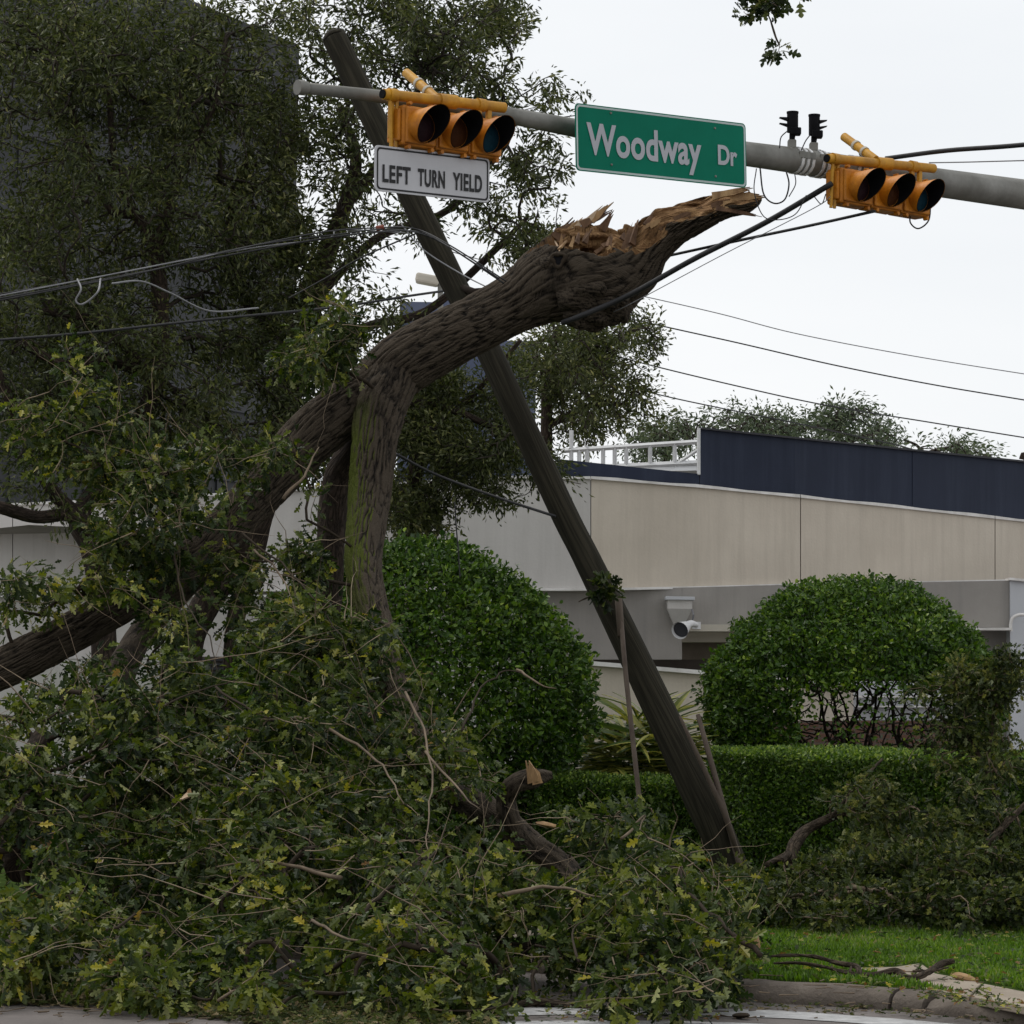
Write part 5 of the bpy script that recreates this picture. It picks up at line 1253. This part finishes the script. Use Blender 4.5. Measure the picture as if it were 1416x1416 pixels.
# small spray standing out of bush 2
def hedge(label, x0, x1, ytop, ybase_z, Y, depth, n, size, round_left=True):
    a_, b_ = at(x0, ytop, Y), at(x1, ytop, Y); h = (a_[2] + b_[2]) / 2 - .15; w = b_[0] - a_[0]
    t = thing('clipped_hedge', label, 'hedge', (a_[0], Y, .15))
    areas = np.array([w * h, w * depth * 1.1, depth * h * .8, depth * h * .3, w * h * .12]); areas /= areas.sum()
    f = rng.choice(5, n, p=areas); u = rng.random(n); v = rng.random(n); e = rng.exponential(.05, n); e = np.minimum(e, .25)
    P = np.zeros((n, 3)); Nn = np.zeros((n, 3))
    for q, (org, U, Vv, nn) in enumerate([((0, 0, 0), (w, 0, 0), (0, 0, h), (0, -1, 0)), ((0, 0, h), (w, 0, 0), (0, depth, 0), (0, 0, 1)), ((0, 0, 0), (0, depth, 0), (0, 0, h), (-1, 0, 0)), ((w, 0, 0), (0, depth, 0), (0, 0, h), (1, 0, 0)), ((0, depth, 0), (w, 0, 0), (0, 0, h), (0, 1, 0))]):
        k = f == q; P[k] = np.array(org) + u[k, None] * np.array(U) + v[k, None] * np.array(Vv) - e[k, None] * np.array(nn); Nn[k] = nn
    # rounded top front edge and left end
    P[:, 2] -= .05 * np.clip(1 - P[:, 1] / .18, 0, 1) ** 2 * (P[:, 2] > h - .3)
    P[:, 0] += .22 * np.clip(1 - P[:, 1] / (depth * .45), 0, 1) ** 2 * (P[:, 0] < .35)
    W_ = P + np.array([a_[0], Y, .15]); W_ = W_ + np.stack([vnoise(W_ * 3, 1), vnoise(W_ * 3, 2), vnoise(W_ * 3, 3)], 1) * .035
    W_[:, 2] += .02 * vnoise(W_ * np.array([1.3, 1.3, 0]), 6)
    D = unit(rdir(n) + Nn * .4 + [0, 0, .5]); N2 = unit(rdir(n) * .8 + Nn * .7 + [0, 0, .4])
    leafcloud('foliage', W_, D, N2, size * rng.uniform(.6, 1.3, n), np.clip(rng.beta(2, 2.4, n) + .25 * (f == 1), 0, 1), 'oval', M['hedge'], t, fold=.3)  # top-face leaves get a lighter colour, standing in for overhead light
    m_ = 260; bx = rng.uniform(.1, w - .1, m_); by = rng.uniform(.15, depth - .1, m_)
    A = np.stack([bx, by, np.zeros(m_)], 1) + [a_[0], Y, .12]; B = A + np.stack([rng.normal(0, .1, m_), rng.normal(0, .06, m_), rng.uniform(.5, .9, m_) * h], 1)
    V, Fq = prisms(A, B, np.full(m_, .012), np.full(m_, .006), 5); tag(mk('stems', V, [Fq], M['twigdark'], t, True), kind='stuff')
    MB().box((a_[0] + w / 2, Y + depth / 2 + .05, .13 + (h - .13) / 2), (w - .8, max(.12, depth - .6), h - .13)).build('light_block_core', M['soil'], t)  # added dark box that keeps light from showing through the leaves
hedge('long clipped boxy hedge right of the leaning pole', 996, 1560, 1043, 0, 24.4, 1.3, 62000, .038)
hedge('low dark clipped hedge left of the leaning pole', 712, 1010, 1076, 0, 25.9, .8, 24000, .038)

# variegated ginger clump
gp = thing('ginger_clump', 'yellow striped strappy leaved clump behind the leaning pole', 'plant', gnd(885, 1130, .15))
bm_ = []
for q in range(5):
    L_ = 1.0; n = 7; V = []; fc = []
    for i in range(n + 1):
        s = i / n; wv = .075 * math.sin(math.pi * min(1, s * .92 + .07)) ** .7
        yy = s; zz = -.28 * s * s * (1 + .4 * q / 5)
        V += [(-wv, yy, zz + .012), (0, yy, zz), (wv, yy, zz + .012)]
    for i in range(n): fc += [(i * 3, i * 3 + 1, i * 3 + 4, i * 3 + 3), (i * 3 + 1, i * 3 + 2, i * 3 + 5, i * 3 + 4)]
    me = bpy.data.meshes.new('leaf_blade'); me.from_pydata(V, [], fc); a_ = me.attributes.new('rnd', 'FLOAT', 'FACE')
    vals = [[.15, .9, .4, 1, .6][(q + (j % 2) * 2) % 5] for j in range(len(fc))]; a_.data.foreach_set('value', vals); me.materials.append(M['blade']); me.shade_smooth(); bm_.append(me)
gbse = BASE[gp.name]
for i in range(420):
    px = rng.uniform(806, 966); hgt = rng.uniform(0, 1)
    py = 1050 - hgt * 85 * math.sin(math.pi * (px - 795) / 180)
    o_ = at(px * .6 + 885 * .4, py + 22, 27.3 + rng.uniform(-.5, .5))
    az = rng.uniform(-math.pi, math.pi) if i % 3 else math.copysign(math.pi / 2, (885 - px)) + rng.normal() * .5
    el = rng.uniform(-.05, 1.0) * (.4 + .6 * hgt)
    y_ = np.array([math.sin(-az) * math.cos(el), math.cos(az) * math.cos(el) * .7, math.sin(el)]); y_ = unit(y_)
    x_ = unit(np.cross(y_, [0, 0, 1]) + rng.normal(size=3) * .3); x_ = unit(x_ - y_ * np.dot(x_, y_)); z_ = np.cross(x_, y_); 
    if z_[2] < 0: x_, z_ = -x_, -z_
    s = rng.uniform(.34, .58)
    ob = bpy.data.objects.new('leaf_blade', bm_[i % 5]); COL.objects.link(ob); ob.parent = gp
    ob.matrix_basis = mat4(o_ - gbse, x_ * s * .85, y_ * s, z_ * s)
for i in range(14):
    px = 885 + rng.normal() * 22; a_ = gnd(px, 1130, .12); a_[1] = 27.3; a_[0] = (px - 708) / F * 27.3
    MB().tube([a_, a_ + [rng.normal() * .08, 0, .5], a_ + [rng.normal() * .25, rng.normal() * .1, 1.0]], [.014, .012, .008], 6).build('cane', M['hedge'], gp, smooth='all')

# ================================================================== BROKEN BRANCHES ON THE RIGHT
def fallen_branch(name, label, base, limbs, ells, ncl, m, size, spread, kind='oval', mat='oakolive', tip=.0025, extra=None, bmat='barklog', zmin=.17):
    t = thing(name, label, 'branch', base)
    roots = []
    for i, P_ in enumerate(limbs):
        ob, C, R = barktube('bough', P_, M[bmat], t, n=14, per=7, amp=.004, seed=80 + i); roots.append(C)
    if ncl:
        ex, ey, eY = ellipse_pts(ells, ncl); T = at(ex, ey, eY); T = T[T[:, 2] > zmin]; cl = vnoise(T * 3.2, 93) + .4 * vnoise(T * 8, 94); T = T[(cl > (-.02 if ncl > 100 else -9)) | (rng.random(len(T)) < .15)]
        nodes, par, nr = grow(np.vstack(roots)[::2], T, .2)
        A, B, ra, rb, Cn, td, L = branches(nodes, par, nr, tip=tip, power=.42, sub=3, wob=.15, rmax=.025)
        V, Fq = prisms(A, B, ra, rb, 4); tag(mk('twigs', V, [Fq], M['twigtan'], t, True), kind='stuff')
        pos, D, Nn, S = seed_leaves(Cn, td, m, spread, size, upn=.7, droop=.1)
        pos[:, 2] = np.maximum(pos[:, 2], zmin)
        rnd = np.clip(rng.beta(1.6, 2.4, len(pos)) + vnoise(pos * 2, 50) * .2 + vnoise(pos * 7, 52) * .2, 0, 1)
        leafcloud('foliage', pos, D, Nn, S, rnd, kind, M[mat], t)
    return t
fallen_branch('fallen_branch', 'leafy oak branch standing upright against the hedge at the right edge', gnd(1370, 1200, .15),
    [[(1395, 1190, 4, 22.6), (1380, 1110, 4, 22.8), (1362, 1060, 3.4, 22.9), (1340, 1020, 3, 23), (1325, 960, 2, 23)], [(1365, 1060, 3, 22.9), (1375, 990, 3, 23), (1390, 930, 2, 23)], [(1340, 1030, 3, 23), (1290, 980, 2, 23)]],
    [(1345, 950, 55, 38, .8, 23, .3), (1392, 930, 32, 32, .8, 23, .3), (1320, 1000, 50, 30, .6, 23, .3), (1365, 1000, 35, 30, .4, 23, .3), (1270, 960, 30, 24, .25, 23, .3), (1380, 1065, 45, 50, .35, 22.8, .4), (1300, 1050, 50, 30, .25, 22.9, .4)], 360, 14, .06, .12, kind='oak')
fallen_branch('fallen_branch', 'mass of broken olive green branches heaped in front of the right hedge', gnd(1250, 1270, .15),
    [[(1092, 1196, 8, 20.8), (1098, 1170, 9.5, 21), (1115, 1148, 7.5, 21.2), (1150, 1130, 6, 21.3), (1185, 1117, 4.5, 21.4), (1200, 1112, 4, 21.4), (1218, 1094, 3, 21.5)], [(1080, 1190, 5, 20.6), (1090, 1182, 5, 20.8), (1060, 1195, 4, 20.6), (1040, 1205, 3, 20.6)][:3], [(1420, 1110, 4, 21), (1360, 1170, 5, 20.6), (1300, 1230, 6, 20), (1240, 1260, 4, 19.6)], [(1150, 1130, 2.5, 21.2), (1190, 1080, 2, 21.3), (1220, 1050, 2, 21.5)]],
    [(1300, 1150, 110, 42, .8, 21.3, .5), (1385, 1165, 60, 60, .9, 21, .5), (1240, 1200, 120, 48, 1, 20.6, .5), (1330, 1220, 120, 55, 1.1, 20.2, .5), (1130, 1225, 90, 40, 1, 20, .5), (1220, 1250, 140, 28, 1, 19.5, .4), (1400, 1250, 90, 30, 1, 19.6, .4), (1190, 1110, 60, 38, .45, 21.2, .4), (1060, 1250, 50, 30, .8, 19.3, .4), (1345, 1100, 40, 25, .25, 21.8, .3), (1025, 1235, 35, 25, .6, 19.6, .4), (1005, 1210, 30, 22, .8, 21.5, .4), (1150, 1268, 60, 8, .5, 18.9, .2), (1320, 1272, 60, 8, .4, 18.8, .2)], 3000, 14, .062, .1, kind='oak')
fallen_branch('broken_branch', 'bare crooked branch lying across the footpath slabs', gnd(1240, 1352, .15),
    [[(1318, 1329, 4, 16.15), (1300, 1334, 4.5, 16.1), (1278, 1347, 4.5, 15.9), (1258, 1352, 4, 15.85), (1238, 1343, 4.5, 15.95), (1212, 1348, 4, 15.9), (1192, 1348, 4, 15.9), (1184, 1336, 3.5, 16.05), (1160, 1332, 3, 16.15), (1120, 1322, 2.5, 16.3), (1075, 1322, 1.8, 16.3), (1045, 1328, 1.2, 16.3)],
     [(1192, 1350, 3, 15.9), (1160, 1342, 2.5, 16), (1110, 1332, 2, 16.1), (1070, 1332, 1.2, 16.2)], [(1178, 1335, 2, 16.1), (1172, 1345, 1.5, 15.95), (1152, 1340, 1, 16)], [(1150, 1336, 1.4, 16.05), (1160, 1348, 1.2, 15.9), (1170, 1356, .8, 15.8)], [(1262, 1343, 1.5, 16), (1290, 1342, 1.5, 16), (1312, 1337, 1, 16.1)]], [], 0, 0, 0, 0)
fallen_branch('leaf_spray', 'small oak leaf spray caught on the leaning pole', at(838, 812, 23.4),
    [[(800, 832, .8, 23.5), (825, 820, .9, 23.5), (838, 805, .8, 23.4)]], [(838, 815, 9, 20, 1, 23.35, .06)], 12, 9, .1, .06, kind='oak')
fallen_branch('leaf_spray', 'oak leaves hanging into the sky at the top edge', at(1055, -10, 14),
    [[(1150, -60, 3, 14), (1070, -10, 2, 14), (1060, 12, 1.2, 14), (1066, 30, .6, 14), (1073, 52, .5, 14), (1078, 62, .4, 14)]], [(1038, 18, 14, 10, 1, 14, .08), (1062, 5, 18, 12, 1.3, 14, .1), (1030, -4, 14, 6, .5, 14, .1), (1075, 68, 8, 8, .6, 14, .04), (1105, -8, 8, 6, .5, 14, .05)], 34, 5, .07, .035, kind='oak', tip=.001)

# ================================================================== LITTER, GRASS, CHIPS
n = 80000
gx = rng.uniform(880, 1500, n); gy = rng.uniform(1262, 1400, n)
def gndv(px, py, z):
    d = fw + ((px - 708) / F)[:, None] * RT - ((py - 708) / F)[:, None] * UP
    return CAM + d * ((z - CZ) / d[:, 2])[:, None]
P = gndv(gx, gy, .1)
kd = np.interp(P[:, 0], kc[:, 0], kc[:, 1]) + .2
keep = P[:, 1] > kd
keep &= ~inpoly(gx, gy, [(1165, 1344), (1187, 1338), (1236, 1337), (1274, 1332), (1296, 1346), (1358, 1358), (1416, 1370), (1640, 1430), (1640, 1455), (1460, 1401), (1340, 1378), (1290, 1369), (1238, 1360)])
P = P[keep]; n = len(P)
D = unit(np.stack([rng.normal(0, .35, n), rng.normal(0, .35, n), np.ones(n)], 1)); Nn = rdir(n)
leafcloud('grass', P, D, Nn, rng.uniform(.025, .06, n) * (1 + .3 * vnoise(P * 1.5, 8)), np.clip(rng.beta(2, 2, n) + vnoise(P * 2, 3) * .25 + vnoise(P * 7, 4) * .2, 0, 1), 'kite', M['grass'], None)
def litter(name, poly_, n, z, size, seed, mat='oakleaf', kerbside=None):
    xs = np.array([p[0] for p in poly_]); ys = np.array([p[1] for p in poly_])
    x = rng.uniform(xs.min(), xs.max(), n * 3); y = rng.uniform(ys.min(), ys.max(), n * 3)
    k = inpoly(x, y, poly_) & (vnoise(np.stack([x / 30, y / 9, x * 0], 1), seed) > rng.uniform(-1, .5, n * 3)); x, y = x[k][:n], y[k][:n]
    P = gndv(x, y, z); n = len(P); P[:, 2] += rng.uniform(.004, .03, n)
    D = rdir(n); D[:, 2] *= .25; Nn = unit(rdir(n) * .5 + [0, 0, 1])
    return leafcloud(name, P, D, Nn, size * rng.uniform(.5, 1.3, n), np.clip(rng.random(n) * 1.1, 0, 1), 'oak', M[mat], None)
litter('leaf_litter', [(-60, 1335), (120, 1340), (450, 1365), (720, 1385), (700, 1412), (400, 1425), (200, 1398), (-60, 1388)], 7500, 0, .055, 13, 'litterleaf')
litter('leaf_litter', [(-60, 1362), (120, 1366), (300, 1385), (450, 1400), (700, 1412), (650, 1440), (400, 1425), (200, 1398), (-60, 1388)], 5200, 0, .05, 3, 'litterleaf')
litter('leaf_litter', [(1000, 1378), (1100, 1386), (1250, 1398), (1416, 1412), (1430, 1420), (1250, 1409), (1080, 1400), (990, 1396)], 420, 0, .045, 4, 'litterleaf')
litter('leaf_litter', [(1040, 1268), (1416, 1275), (1416, 1350), (1380, 1390), (1200, 1365), (1030, 1340)], 520, .135, .045, 5)
litter('leaf_litter', [(1180, 1362), (1416, 1385), (1416, 1402), (1250, 1378), (1160, 1364)], 420, .118, .04, 7)
litter('leaf_litter', [(600, 1370), (1000, 1370), (1000, 1416), (600, 1416)], 500, 0, .05, 6)
# scattered twigs on the road and verge
n = 340
x = np.concatenate([rng.uniform(-50, 500, 120), rng.uniform(900, 1416, 220)]); y = np.concatenate([1362 + rng.uniform(0, 40, 120) + np.clip(x[:120], 0, 500) * .06, rng.uniform(1275, 1412, 220)])
P = gndv(x, y, .012); onv = P[:, 1] > np.interp(P[:, 0], kc[:, 0], kc[:, 1]); P[onv] = gndv(x[onv], y[onv], .13)
dd = rdir(n); dd[:, 2] *= .08; B_ = P + dd * rng.uniform(.03, .14, n)[:, None]; B_[:, 2] = np.maximum(B_[:, 2], P[:, 2] - .003)
V, Fq = prisms(P, B_, np.full(n, .004), np.full(n, .002), 4); tag(mk('twig_litter', V, [Fq], M['twigtan'], None, True), kind='stuff')
# tan wood pieces
def chunk(name, label, a, b, Y, w, mat):
    A = at(a[0], a[1], Y); B = at(b[0], b[1], Y - .1); u = unit(B - A); s = unit(np.cross(u, [0, 0, 1])); q = np.cross(s, u); V = []; n = 9; L = np.linalg.norm(B - A)
    prof_ = [(0, .35), (.2, .9), (.5, 1), (.8, .75), (1, .2)]
    for tt, ww in prof_:
        for j in range(n):
            an = j * math.tau / n; V.append(A + u * L * tt + (s * math.cos(an) + q * .5 * math.sin(an)) * w * ww * rng.uniform(.8, 1.2))
    f = [(i * n + j, i * n + (j + 1) % n, (i + 1) * n + (j + 1) % n, (i + 1) * n + j) for i in range(4) for j in range(n)] + [tuple(range(n)), tuple(4 * n + j for j in range(n))]
    o_ = MB().add(V, f).build(name, M[mat], None, smooth=True); tag(o_, label, 'wood piece')
chunk('bark_chunk', 'tan bark chunk on the grass edge by the footpath', (1316, 1347), (1351, 1357), 16.05, .04, 'wood')
chunk('wood_splinter', 'pale wood splinter beside the left end of the grass', (1036, 1278), (1050, 1314), 17.3, .03, 'wood')
chunk('bark_chunk', 'brown leaf clod on the white road line', (1014, 1404), (1036, 1404), 14.95, .03, 'barklog')
chunk('wood_splinter', 'reddish broken board end left of the leaning pole foot', (742, 1138), (775, 1144), 20.5, .04, 'wood')
chunk('wood_splinter', 'short broken stick between the low hedge and the leaf pile', (782, 1158), (842, 1162), 19.6, .03, 'wood')

# ================================================================== GROUPS OF LIKE THINGS
for pre, grp in (('live_oak', 'standing live oaks behind the fallen tree'), ('roadside_tree', 'far trees showing above the dark blue screen'), ('round_shrub', 'round clipped bushes'), ('clipped_hedge', 'clipped hedges'),
                 ('fallen_branch', 'broken leafy branches by the right hedge'), ('leaf_spray', 'small oak leaf sprays'), ('apartment_block', 'blue grey blocks far behind')):
    for ob in list(COL.objects):
        if ob.parent is None and ob.name.split('.')[0] == pre and 'label' in ob: ob['group'] = grp
for ob in list(COL.objects):
    if ob.parent is None and ob.name.split('.')[0] == 'overhead_cable' and 'sky wires' in ob.get('label', ''): ob['group'] = 'four thin wires across the sky'
